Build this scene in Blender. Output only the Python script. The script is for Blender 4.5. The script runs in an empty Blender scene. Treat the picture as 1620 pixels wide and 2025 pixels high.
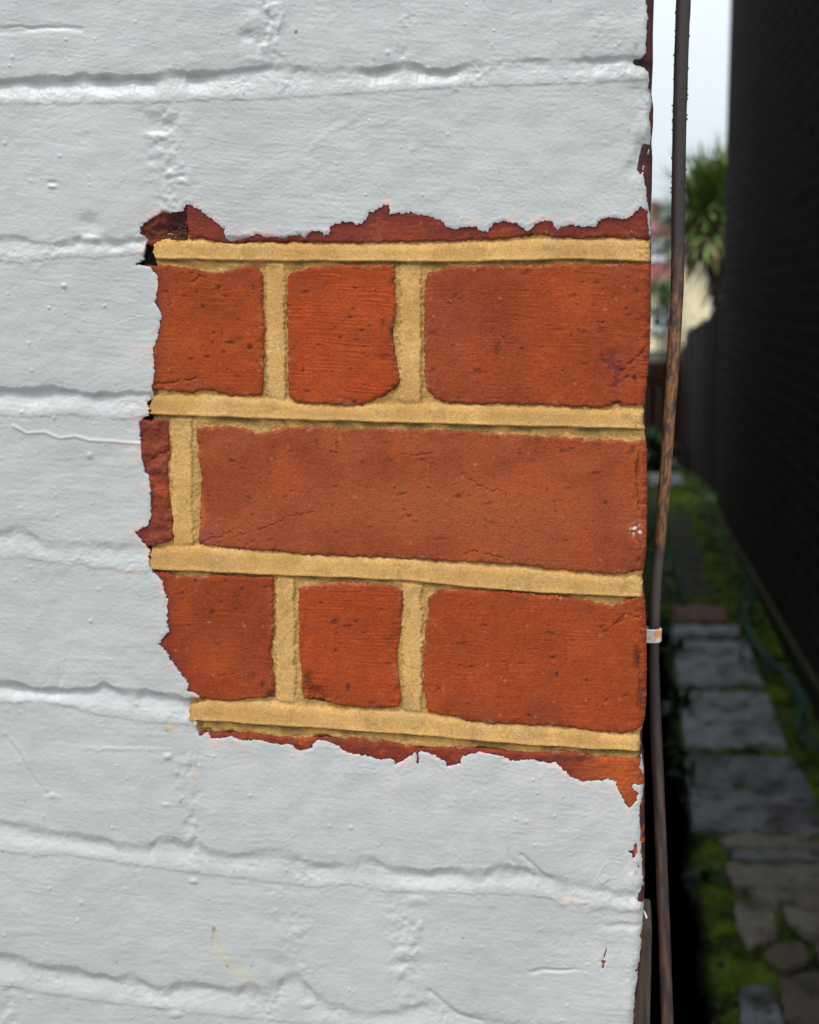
import bpy, bmesh, math, random
import numpy as np
from mathutils import Matrix, Vector
rng = np.random.default_rng(7); random.seed(7)
S = bpy.context.scene

# ------------------------------------------------------------------ camera
F = 2400.0                                   # focal length in photo pixels (1620 wide)
Yc = np.array([427, 426, -2400.]); Yc /= np.linalg.norm(Yc)
Zc = -np.array([190, -13800, -2400.]); Zc -= Yc * (Zc @ Yc); Zc /= np.linalg.norm(Zc)
Xc = np.cross(Yc, Zc)
R = np.array([Xc, Yc, Zc]); CAM = np.array([0, -0.58, 1.4])
cd = bpy.data.cameras.new('camera'); cam = bpy.data.objects.new('camera', cd); S.collection.objects.link(cam)
M4 = Matrix.Identity(4)
for i in range(3):
    for j in range(3): M4[i][j] = R[i, j]
    M4[i][3] = CAM[i]
cam.matrix_world = M4
cd.sensor_fit = 'HORIZONTAL'; cd.sensor_width = 36; cd.lens = 36 * F / 1620
cd.clip_start = 0.02; cd.clip_end = 2000
cd.dof.use_dof = True; cd.dof.focus_distance = 0.585; cd.dof.aperture_fstop = 13
S.camera = cam

# ------------------------------------------------------------------ light
SUN_EL, SUN_AZ = math.radians(62), math.radians(38)      # azimuth measured from -Y towards -X
w = bpy.data.worlds.new('World'); S.world = w; w.use_nodes = True
nt = w.node_tree; bg = nt.nodes['Background']
sky = nt.nodes.new('ShaderNodeTexSky'); sky.sky_type = 'NISHITA'; sky.sun_disc = False
sky.sun_elevation = SUN_EL; sky.sun_rotation = math.radians(180) + SUN_AZ
sky.air_density = 1.0; sky.dust_density = 4.0; sky.ozone_density = 1.0
hs = nt.nodes.new('ShaderNodeHueSaturation'); hs.inputs['Saturation'].default_value = 0.28
nt.links.new(sky.outputs[0], hs.inputs['Color']); cloud = nt.nodes.new('ShaderNodeMix'); cloud.data_type = 'RGBA'; cloud.inputs['Factor'].default_value = .8   # even overcast deck
cloud.inputs['B'].default_value = (7.0, 7.8, 8.5, 1)
nt.links.new(hs.outputs[0], cloud.inputs['A'])
# an overcast sky is about three times as bright overhead as at the horizon
wc = nt.nodes.new('ShaderNodeTexCoord'); sx = nt.nodes.new('ShaderNodeSeparateXYZ'); nt.links.new(wc.outputs['Generated'], sx.inputs[0])
gr = nt.nodes.new('ShaderNodeMapRange'); gr.inputs['From Min'].default_value = 0; gr.inputs['From Max'].default_value = 1; gr.inputs['To Min'].default_value = .94; gr.inputs['To Max'].default_value = 2.5
nt.links.new(sx.outputs['Z'], gr.inputs['Value'])
gm = nt.nodes.new('ShaderNodeVectorMath'); gm.operation = 'SCALE'; nt.links.new(cloud.outputs['Result'], gm.inputs[0]); nt.links.new(gr.outputs[0], gm.inputs['Scale'])
nt.links.new(gm.outputs['Vector'], bg.inputs[0])
bg.inputs[1].default_value = 0.13
sd = bpy.data.lights.new('sun', 'SUN'); sun = bpy.data.objects.new('sun', sd); S.collection.objects.link(sun)
sd.energy = 2.0; sd.angle = math.radians(12); sd.color = (1, 0.985, 0.96)
sdir = Vector((-math.sin(SUN_AZ) * math.cos(SUN_EL), -math.cos(SUN_AZ) * math.cos(SUN_EL), math.sin(SUN_EL)))
sun.rotation_euler = sdir.to_track_quat('Z', 'Y').to_euler()
S.view_settings.view_transform = 'Standard'; S.view_settings.look = 'None'
S.view_settings.exposure = -0.2; S.view_settings.gamma = 1.0

# ------------------------------------------------------------------ helpers: tags
def tag(o, label=None, cat=None, group=None, kind=None):
    if label: o['label'] = label
    if cat: o['category'] = cat
    if group: o['group'] = group
    if kind: o['kind'] = kind
    return o
def empty(name, loc=(0, 0, 0), rz=0, **k):
    o = bpy.data.objects.new(name, None); S.collection.objects.link(o); o.location = loc; o.rotation_euler.z = rz
    o.empty_display_size = 0.05
    return tag(o, **k)
def link(name, me, mat, parent=None):
    o = bpy.data.objects.new(name, me); S.collection.objects.link(o)
    if mat: me.materials.append(mat)
    if parent: o.parent = parent
    return o

# photo pixel -> wall plane (Y = 0) and -> ground
def rays(u, v):
    u = np.asarray(u, float); v = np.asarray(v, float)
    d = np.stack([u - 810, -(v - 1012.5), np.full_like(u, -F)], -1)
    return d @ R.T
def wall(u, v):
    d = rays(u, v); t = -CAM[1] / d[..., 1]
    return CAM + d * t[..., None]
def gnd(u, v, z=0.0):
    d = rays(u, v); return CAM + d * ((z - CAM[2]) / d[..., 2])[..., None]
def at_y(u, v, y):
    d = rays(u, v); return CAM + d * ((y - CAM[1]) / d[..., 1])[..., None]
WX = lambda u, v: wall(np.array([u]), np.array([v]))[0]

# ------------------------------------------------------------------ helpers: noise
def perlin(x, y, seed):
    r = np.random.default_rng(seed)
    g = r.random(4096) * 2 * np.pi; gx = np.cos(g).astype(np.float32); gy = np.sin(g).astype(np.float32)
    xi = np.floor(x).astype(np.int64); yi = np.floor(y).astype(np.int64)
    xf = (x - xi).astype(np.float32); yf = (y - yi).astype(np.float32)
    def h(a, b): return ((a * 73856093) ^ (b * 19349663)) & 4095
    def dot(a, b, dx, dy):
        k = h(a, b); return gx[k] * dx + gy[k] * dy
    s = xf * xf * xf * (xf * (xf * 6 - 15) + 10); t = yf * yf * yf * (yf * (yf * 6 - 15) + 10)
    a = dot(xi, yi, xf, yf); b = dot(xi + 1, yi, xf - 1, yf)
    c = dot(xi, yi + 1, xf, yf - 1); d = dot(xi + 1, yi + 1, xf - 1, yf - 1)
    return ((a + (b - a) * s) * (1 - t) + (c + (d - c) * s) * t) * 1.5
def fbm(x, y, scale, seed, n=3, gain=.5):
    o = 0; a = 1
    for i in range(n):
        o = o + a * perlin(x / scale, y / scale, seed + i * 17); a *= gain; scale *= .5
    return o
def smooth(a, b, x):
    t = np.clip((x - a) / (b - a), 0, 1); return t * t * (3 - 2 * t)
def poly(pts): p = np.array(pts, float); return lambda x: np.interp(x, p[:, 0], p[:, 1])
def spoly(pts, w=7):
    p = np.array(pts, float); x = np.arange(-1700, 1420, 1.0); y = np.interp(x, p[:, 0], p[:, 1])
    k = np.hanning(2 * w + 1); k /= k.sum(); y = np.convolve(np.pad(y, w, mode='edge'), k, 'valid')
    return lambda u: np.interp(u, x, y)
def edgeline(pts): p = np.array(pts, float); return lambda y: np.interp(y, p[:, 1], p[:, 0])
def sdf_poly(pts, U, V):
    """signed distance to polygon, + inside (exact on a 2 px raster, then interpolated)"""
    P = np.array(pts, float)
    u0, v0 = P[:, 0].min() - 80, P[:, 1].min() - 80; st = 2.0
    nu = int((P[:, 0].max() + 80 - u0) / st) + 2; nv = int((P[:, 1].max() + 80 - v0) / st) + 2
    gu, gv = np.meshgrid((u0 + st * np.arange(nu)).astype(np.float32), (v0 + st * np.arange(nv)).astype(np.float32))
    D = np.full(gu.shape, 1e9, np.float32); ins = np.zeros(gu.shape, bool)
    for a, b in zip(P, np.roll(P, -1, 0)):
        e = b - a; L = max(e @ e, 1e-6)
        t = np.clip(((gu - a[0]) * e[0] + (gv - a[1]) * e[1]) / L, 0, 1)
        D = np.minimum(D, (gu - a[0] - t * e[0]) ** 2 + (gv - a[1] - t * e[1]) ** 2)
        if a[1] != b[1]:
            c = ((a[1] > gv) != (b[1] > gv)) & (gu < (b[0] - a[0]) * (gv - a[1]) / (b[1] - a[1]) + a[0])
            ins ^= c
    D = np.sqrt(D) * np.where(ins, 1, -1)
    fu = np.clip((U - u0) / st, 0, nu - 1.001); fv = np.clip((V - v0) / st, 0, nv - 1.001)
    i = fu.astype(int); j = fv.astype(int); fu = fu - i; fv = fv - j
    r = (D[j, i] * (1 - fu) + D[j, i + 1] * fu) * (1 - fv) + (D[j + 1, i] * (1 - fu) + D[j + 1, i + 1] * fu) * fv
    return r
def grad2(s, U, V):
    gu = np.gradient(s, axis=1) / np.gradient(U, axis=1); gv = np.gradient(s, axis=0) / np.gradient(V, axis=0)
    n = np.sqrt(gu * gu + gv * gv) + 1e-6
    return gu / n, gv / n, n

# ------------------------------------------------------------------ helpers: heightfield mesh
def mesh_np(name, co, quads, col=None, smooth_=True):
    me = bpy.data.meshes.new(name)
    me.vertices.add(len(co)); me.vertices.foreach_set('co', np.ascontiguousarray(co, np.float32).ravel())
    n = len(quads); k = quads.shape[1]
    me.loops.add(n * k); me.loops.foreach_set('vertex_index', np.ascontiguousarray(quads, np.int32).ravel())
    me.polygons.add(n); me.polygons.foreach_set('loop_start', np.arange(0, n * k, k, dtype=np.int32))
    me.update(calc_edges=True)
    if smooth_: me.polygons.foreach_set('use_smooth', np.ones(n, bool))
    if col is not None:
        c = np.ones((len(co), 4), np.float32); c[:, :3] = np.clip(col, 0, 1)
        a = me.color_attributes.new('Col', 'FLOAT_COLOR', 'POINT'); a.data.foreach_set('color', c.ravel())
    me.validate(); me.update()
    return me
def field_mesh(name, U, V, h, keep, col, skirt):
    """U,V photo pixels on the wall plane; h millimetres outward; keep mask per cell; skirt mm inward"""
    P = wall(U, V); P[..., 1] = -h / 1000
    nv, nu = U.shape
    idx = np.arange(nv * nu).reshape(nv, nu)
    a, b, c, d = idx[:-1, :-1], idx[1:, :-1], idx[1:, 1:], idx[:-1, 1:]
    Q = np.stack([a, b, c, d], -1)[keep]
    co = P.reshape(-1, 3); cl = col.reshape(-1, 3)
    kp = np.pad(keep, 1)
    E = []
    k = kp[1:-1, 1:-1]
    for nb, (p, q) in ((kp[:-2, 1:-1], (d, a)), (kp[2:, 1:-1], (b, c)), (kp[1:-1, :-2], (a, b)), (kp[1:-1, 2:], (c, d))):
        m = k & ~nb; E.append(np.stack([p[m], q[m]], -1))
    E = np.concatenate(E)
    n0 = len(co); ne = len(E)
    top = co[E.ravel()]; bot = top.copy(); bot[:, 1] = np.maximum(bot[:, 1], 0) + skirt / 1000
    co = np.concatenate([co, top, bot]); cl = np.concatenate([cl, cl[E.ravel()], cl[E.ravel()]])
    t0 = n0 + 2 * np.arange(ne); t1 = t0 + 1; b0 = t0 + 2 * ne; b1 = b0 + 1
    Q = np.concatenate([Q, np.stack([t1, t0, b0, b1], -1)])
    used, inv = np.unique(Q.ravel(), return_inverse=True)
    return mesh_np(name, co[used], inv.reshape(-1, 4), cl[used])
def snap(U, V, s, cell):
    gu, gv, n = grad2(s, U, V); d = s / np.maximum(n, .35)
    m = np.abs(d) < .72 * cell
    U = np.where(m, U - gu * d, U); V = np.where(m, V - gv * d, V); s = np.where(m, 0, s)
    keep = (s[:-1, :-1] > -1e-6) & (s[1:, :-1] > -1e-6) & (s[1:, 1:] > -1e-6) & (s[:-1, 1:] > -1e-6)
    return U, V, keep

# ------------------------------------------------------------------ helpers: materials
def mat(name, color=(.5, .5, .5), rough=.8, attr=False, bump=None, bump2=None, mix=None, spec=.5, stretch=None, metal=0):
    m = bpy.data.materials.new(name); m.use_nodes = True; t = m.node_tree; N = t.nodes; L = t.links
    b = N['Principled BSDF']; b.inputs['Roughness'].default_value = rough
    b.inputs['Specular IOR Level'].default_value = spec; b.inputs['Metallic'].default_value = metal
    tc = N.new('ShaderNodeTexCoord'); vec = tc.outputs['Object']
    if stretch:
        mp = N.new('ShaderNodeMapping'); mp.inputs['Scale'].default_value = stretch; L.new(vec, mp.inputs[0]); vec = mp.outputs[0]
    if attr:
        a = N.new('ShaderNodeAttribute'); a.attribute_name = 'Col'; src = a.outputs['Color']
    else:
        a = N.new('ShaderNodeRGB'); a.outputs[0].default_value = (*color, 1); src = a.outputs[0]
    if mix:                                    # list of (scale, detail, colour or gain, lo, hi)
        for sc, det, c2, lo, hi in mix:
            n = N.new('ShaderNodeTexNoise'); n.inputs['Scale'].default_value = sc; n.inputs['Detail'].default_value = det
            n.inputs['Roughness'].default_value = .6
            L.new(vec, n.inputs['Vector'])
            r = N.new('ShaderNodeMapRange'); r.inputs['From Min'].default_value = lo; r.inputs['From Max'].default_value = hi
            L.new(n.outputs['Fac'], r.inputs['Value'])
            x = N.new('ShaderNodeMix'); x.data_type = 'RGBA'
            L.new(r.outputs[0], x.inputs['Factor'])
            L.new(src, x.inputs['A'])
            if isinstance(c2, (int, float)):
                mu = N.new('ShaderNodeMix'); mu.data_type = 'RGBA'; mu.blend_type = 'MULTIPLY'; mu.inputs['Factor'].default_value = 1
                L.new(src, mu.inputs['A']); mu.inputs['B'].default_value = (c2, c2, c2, 1); L.new(mu.outputs['Result'], x.inputs['B'])
            else: x.inputs['B'].default_value = (*c2, 1)
            src = x.outputs['Result']
    L.new(src, b.inputs['Base Color'])
    prev = None
    for bb in (bump, bump2):
        if bb:
            sc, dist = bb[0], bb[1]
            n = N.new('ShaderNodeTexNoise'); n.inputs['Scale'].default_value = sc; n.inputs['Detail'].default_value = bb[2] if len(bb) > 2 else 4
            L.new(vec, n.inputs['Vector'])
            bp = N.new('ShaderNodeBump'); bp.inputs['Strength'].default_value = 1; bp.inputs['Distance'].default_value = dist
            L.new(n.outputs['Fac'], bp.inputs['Height'])
            if prev: L.new(prev, bp.inputs['Normal'])
            prev = bp.outputs['Normal']
    if prev: L.new(prev, b.inputs['Normal'])
    return m
PAINT = mat('white_masonry_paint', rough=.42, attr=True, bump=(380, .00016, 6), bump2=(1500, .00006, 3), spec=.5)
BRICK = mat('red_brick', rough=.92, attr=True, bump=(1300, .0003, 8), bump2=(260, .0002, 4), mix=[(700, 4, .8, .45, .7), (1900, 3, .55, .52, .72), (1100, 5, 1.3, .56, .74)], spec=.2)
MORTAR = mat('yellow_sand_mortar', rough=.97, attr=True, bump=(2300, .0003, 8), bump2=(420, .00012, 4), mix=[(2100, 3, .55, .55, .7), (1700, 2, (.85, .56, .24), .6, .74), (800, 5, .8, .5, .7)], spec=.1)
GAP_SHADE = mat('gap_shade', (.03, .025, .02), .95, bump=(500, .001))

# ================================================================== THE PAINTED BRICK WALL
# outlines in photo pixels, laid on the wall plane (4 px = 1 mm)
HOLE = [(265,526),(284,511),(287,489),(294,473),(277,461),(279,448),(288,440),(301,431),(321,420),(340,420),(359,419),(369,404),(386,409),(410,426),(430,441),(444,453),(446,471),(454,478),(481,475),(491,469),(518,463),(522,470),(535,468),(549,470),(559,475),(573,467),(593,463),(603,472),(612,460),(624,455),(637,460),(640,467),(651,463),(652,448),(669,441),(691,438),(710,445),(722,436),(729,422),(745,414),(756,412),(759,405),(770,409),(771,424),(790,422),(812,421),(847,428),(872,435),(883,448),(901,453),(923,448),(941,449),(955,457),(964,458),(976,444),(994,437),(1023,443),(1034,450),(1046,458),(1059,444),(1077,434),(1091,439),(1102,454),(1116,446),(1128,443),(1145,448),(1177,448),(1188,435),(1205,429),(1238,434),(1252,425),(1268,408),(1279,416),(1282,452),(1286,478),(1400,480),
(1400,1500),(1268,1500),(1264,1518),(1273,1537),(1273,1552),(1251,1550),(1249,1554),(1262,1565),(1260,1581),(1252,1592),(1244,1600),(1240,1590),(1236,1585),(1229,1572),(1221,1559),(1218,1546),(1203,1541),(1180,1543),(1155,1546),(1129,1537),(1114,1522),(1099,1506),(1090,1509),(1070,1506),(1055,1502),(1025,1504),(1007,1502),(992,1494),(970,1490),(947,1487),(936,1491),(925,1491),(914,1498),(912,1509),(883,1516),(882,1508),(879,1506),(862,1494),(844,1489),(829,1486),(828,1496),(830,1506),(826,1512),(822,1506),(825,1496),(822,1487),(807,1498),(794,1505),(781,1511),(780,1500),(753,1502),(732,1497),(719,1492),(688,1489),(664,1473),(644,1464),(627,1463),(617,1477),(596,1485),(583,1479),(579,1473),(560,1473),(542,1470),(525,1466),(508,1463),(490,1465),(474,1463),(457,1455),(440,1459),(420,1460),(410,1450),(396,1455),(389,1443),(391,1429),(384,1420),(379,1409),(376,1394),(386,1387),(399,1383),(389,1370),(372,1367),(371,1344),(359,1334),(350,1320),(340,1307),(331,1290),(315,1273),(323,1260),(335,1249),(331,1219),(333,1185),(326,1168),(321,1148),(301,1129),(298,1125),(294,1103),(298,1089),(287,1076),(276,1065),(267,1052),(277,1045),(294,1038),(299,1018),(299,971),(296,945),(284,926),(281,896),(277,862),(277,835),(284,825),(294,819),(296,808),(291,794),(303,787),(301,767),(306,737),(303,692),(311,669),(316,648),(320,621),(308,597),(313,563),(311,546),(301,531),(294,526),(281,524)]
SIL = edgeline([(1296,-400),(1294,-100),(1293,0),(1291,60),(1291,123),(1288,183),(1292,210),(1291,247),(1288,280),(1290,309),(1289,370),(1287,420),(1288,478),(1287,560),(1287,620),(1285,690),(1281,740),(1276,790),(1276,845),(1279,880),(1280,1000),(1278,1090),(1272,1140),(1274,1180),(1278,1230),(1279,1330),(1277,1410),(1270,1450),(1268,1490),(1274,1530),(1274,1600),(1275,1700),(1274,1770),(1272,1832),(1268,1897),(1261,1962),(1256,2025),(1250,2300),(1200,4200)])
PEDGE = edgeline([(1290,-400),(1284,-60),(1278,10),(1281,37),(1279,74),(1277,106),(1266,118),(1267,128),(1281,131),(1284,160),(1287,183),(1291,202),(1284,222),(1288,272),(1284,300),(1279,316),(1273,333),(1273,353),(1279,385),(1286,420),(1288,450),(1289,480),(1290,1490),(1273,1560),(1264,1607),(1266,1642),(1272,1668),(1268,1690),(1270,1711),(1274,1767),(1275,1810),(1266,1854),(1268,1867),(1264,1918),(1257,1957),(1253,1996),(1251,2060),(1240,2400),(1180,4200)])
CHIPS = [[(1256,1664),(1261,1672),(1260,1686),(1254,1696),(1250,1694),(1251,1688),(1242,1685),(1243,1682),(1252,1681)],
         [(1201,1866),(1201,1878),(1197,1889),(1195,1897),(1199,1900),(1196,1904),(1193,1915),(1191,1913),(1193,1903),(1187,1901),(1193,1896),(1195,1886),(1198,1876)]]
# painted bed joints: (top edge, bottom edge, step depth mm along u)
J = [
 ([(-1600,192),(0,163),(60,158),(100,157),(158,152),(166,146),(176,152),(250,152),(320,150),(356,146),(364,140),(376,148),(420,146),(460,140),(500,134),(540,128),(580,135),(650,140),(705,136),(740,141),(770,131),(800,126),(830,134),(870,141),(910,137),(935,128),(1000,122),(1290,115)],
  [(-1600,236),(0,206),(100,205),(215,203),(300,204),(370,200),(420,197),(480,198),(560,193),(680,186),(760,182),(900,172),(1100,166),(1290,158)],
  [(-1600,2.2),(0,2.4),(250,2.4),(420,1.8),(520,1.0),(580,1.2),(620,.35),(690,.4),(730,1.8),(800,1.6),(860,2.2),(930,1.0),(960,.15),(1100,.5),(1180,.9),(1290,1.4)]),
 ([(-1600,500),(0,474),(30,470),(55,474),(70,481),(140,482),(165,468),(175,455),(186,468),(200,480),(250,476),(290,470),(420,470)],
  [(-1600,540),(0,514),(25,520),(60,519),(110,509),(150,506),(200,510),(270,502),(330,498),(420,500)],
  [(-1600,1.2),(0,1.0),(60,.6),(150,.9),(180,1.6),(250,.8),(300,1.2),(420,1.2)]),
 ([(-1600,760),(0,770),(30,776),(70,775),(100,768),(130,771),(160,778),(215,782),(250,773),(270,779),(305,775),(420,780)],
  [(-1600,808),(0,819),(25,822),(60,824),(90,821),(140,818),(200,826),(240,829),(290,821),(420,826)],
  [(-1600,2.4),(0,2.4),(60,2.2),(110,1.6),(200,2.2),(240,1.2),(300,1.6),(420,2)]),
 ([(-1600,1012),(0,1058),(15,1056),(35,1045),(55,1052),(70,1064),(90,1077),(112,1080),(180,1078),(300,1080),(420,1085)],
  [(-1600,1058),(0,1104),(50,1100),(100,1110),(140,1118),(165,1113),(185,1124),(225,1122),(255,1131),(300,1126),(420,1136)],
  [(-1600,1.4),(0,1.4),(40,1.5),(90,1.2),(115,.4),(200,.5),(300,.8),(420,1.2)]),
 ([(-1600,1262),(0,1354),(45,1361),(86,1365),(173,1365),(203,1354),(228,1360),(255,1372),(272,1374),(290,1365),(310,1370),(337,1380),(389,1384),(480,1385)],
  [(-1600,1300),(0,1390),(86,1387),(150,1398),(194,1412),(240,1418),(281,1426),(330,1428),(389,1434),(480,1440)],
  [(-1600,2.4),(0,2.6),(180,2.6),(260,2.2),(300,2.4),(390,2.4),(480,2.4)]),
 ([(-1600,1500),(0,1627),(22,1633),(86,1646),(194,1663),(290,1681),(303,1668),(315,1657),(345,1664),(368,1673),(390,1668),(411,1686),(460,1694),(500,1690),(540,1685),(565,1683),(605,1709),(650,1712),(690,1713),(706,1709),(716,1696),(730,1692),(750,1708),(780,1720),(820,1725),(853,1727),(875,1720),(892,1720),(952,1736),(970,1722),(987,1714),(1010,1722),(1039,1722),(1065,1728),(1091,1735),(1160,1752),(1230,1766),(1290,1772)],
  [(-1600,1555),(0,1680),(78,1691),(130,1686),(173,1694),(268,1709),(346,1720),(432,1729),(540,1742),(627,1753),(693,1746),(749,1761),(823,1762),(950,1764),(1050,1768),(1095,1773),(1121,1801),(1169,1801),(1195,1790),(1229,1803),(1255,1802),(1290,1806)],
  [(-1600,1.8),(0,1.5),(100,1.3),(250,1.6),(320,1.8),(390,2.0),(480,1.3),(560,2.0),(640,1.2),(720,1.7),(850,2.2),(900,1.6),(950,2.4),(1000,1.7),(1080,1.8),(1100,.7),(1150,.5),(1290,.9)]),
 ([(-1600,1730),(0,1892),(30,1898),(65,1910),(110,1915),(173,1927),(210,1934),(242,1937),(262,1930),(277,1940),(328,1964),(345,1955),(359,1948),(411,1949),(467,1964),(485,1952),(497,1949),(527,1963),(549,1950),(570,1928),(583,1920),(600,1940),(620,1966),(650,1988),(736,2008),(790,2000),(840,1985),(866,1976),(885,1996),(915,2010),(1000,2020),(1260,2035)],
  [(-1600,1790),(0,1945),(86,1962),(207,1979),(320,1992),(389,2001),(519,2014),(700,2030),(900,2050),(1260,2072)],
  [(-1600,1.8),(0,1.9),(240,2.1),(330,2.0),(420,1.8),(527,2.2),(583,1.7),(640,.8),(700,.5),(860,1.3),(915,1.3),(1000,.3),(1260,.5)]),
]
J += [([(-1600,-100 - 310*k - 0),(1290,-170 - 325*k)], [(-1600,-60 - 310*k),(1290,-122 - 325*k)], [(-1600,2),(1290,1.6)]) for k in range(4)]
J += [([(-1600,2040 + 285*k - 90),(0,2195 + 285*k),(1260,2350 + 320*k)], [(-1600,2090 + 285*k - 90),(0,2245 + 285*k),(1260,2400 + 320*k)], [(-1600,2),(1290,1.6)]) for k in range(6)]
# painted head joints: (u at top, v top, u at bottom, v bottom, half width, strength)
HJ = [(528,-60,522,135,34,1.0),(803,-40,800,130,18,.7),(322,208,352,470,40,.9),(372,1490,382,1670,26,.8),(575,1750,590,1930,42,.55),(800,1764,818,1990,34,.8),(18,1950,25,2080,22,.7),(1180,-150,1178,110,25,.3)]
# single lumps and dents: (u, v, ru, rv, mm)
LUMPS = [(500,40,26,18,.7),(545,22,22,20,.8),(552,48,14,14,.7),(490,72,16,9,-.9),(528,95,12,20,.6),(505,118,26,9,.5),(316,243,26,18,-.9),(312,268,22,7,.6),(370,240,14,20,.6),(330,318,10,16,.6),(345,345,14,10,.5),(362,358,12,6,.6),(318,300,10,8,.5),
 (104,360,12,5,-.5),(104,370,9,4,.8),(178,444,22,20,-1.4),(178,472,18,7,1.1),(128,566,5,4,.9),(98,610,3,3,.6),(207,604,3,3,.6),(20,55,60,4,-.4),(90,55,60,4,-.3),(1236,62,60,26,.5),(1262,90,26,34,.7),(1218,120,50,7,-.6),(1190,150,16,16,.4),(1255,150,22,18,1.0),(1272,250,16,36,.6),(1268,305,14,26,-1.6),(1255,335,18,14,-.8),(1105,290,20,18,.18),(820,292,12,8,.3),(735,245,20,6,.3),
 (105,1571,60,80,-.25),(105,1574,12,5,.5),(334,1495,8,6,.9),(352,1524,6,5,.5),(330,1590,8,5,.5),(60,1480,10,40,.3),(384,1742,8,5,.8),(610,1985,12,8,.8),(350,2004,13,8,.9),(40,1840,40,8,.3),(560,1905,28,18,-.6),(520,1958,18,14,.5),(795,1885,12,12,.9),(792,1920,9,14,.8),(800,1975,12,16,.7),(792,1908,16,6,-.5),(812,1860,9,9,.6),(832,1830,8,8,.6),(826,1780,24,8,.5),(972,1805,10,10,-.3),(1160,1776,50,14,.5),(1255,1790,40,10,.7),(1240,1830,46,8,-.8),(1262,1860,20,40,.5),(1190,1740,12,18,.35),(1100,1916,40,4,-.7),(1060,1920,14,4,-.5),(1240,1980,40,30,.5),
 (620,870,12,9,.2),(180,901,6,6,.7),(70,1010,70,16,.3),(120,1345,4,28,-.4),(240,1480,80,4,.25),(900,30,30,60,-.25),(1000,350,60,40,.15)]
RIDGES = [([(28,842),(55,856),(90,854),(120,866),(150,862),(180,870),(230,873),(285,877)], 3.2, .5),
          ([(14,1456),(40,1490),(70,1540),(96,1570)], 5, -.35),([(10,1450),(38,1480),(66,1530),(92,1562)], 4, .3),
          ([(275,1665),(276,1620),(279,1550),(288,1538),(300,1530)], 1.3, .12),
          ([(1006,1678),(1010,1692),(1018,1706),(1008,1698),(1006,1678)], 2.4, -.35),([(1032,1690),(1050,1706),(1075,1730),(1090,1738)], 4, -.6),
          ([(850,1960),(880,1985),(905,2006),(950,2018)], 5, -.7),([(1190,1745),(1182,1732),(1190,1718),(1200,1705),(1204,1735),(1192,1745)], 2, .25),
          ([(140,1180),(150,1250),(122,1345)], 3, -.12),([(560,30),(548,70),(556,108)], 4, .4),([(610,300),(650,262),(700,236)], 6, .2),([(1130,1500),(1128,1600),(1136,1720)], 2, .12),
          ([(0,64),(60,60),(120,54),(160,58)], 5, -.45)]

def edge_round(d, r, depth):
    t = np.clip((r - d) / r, 0, 1); return depth * (1 - np.sqrt(np.clip(1 - t * t, 0, 1)))

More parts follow.
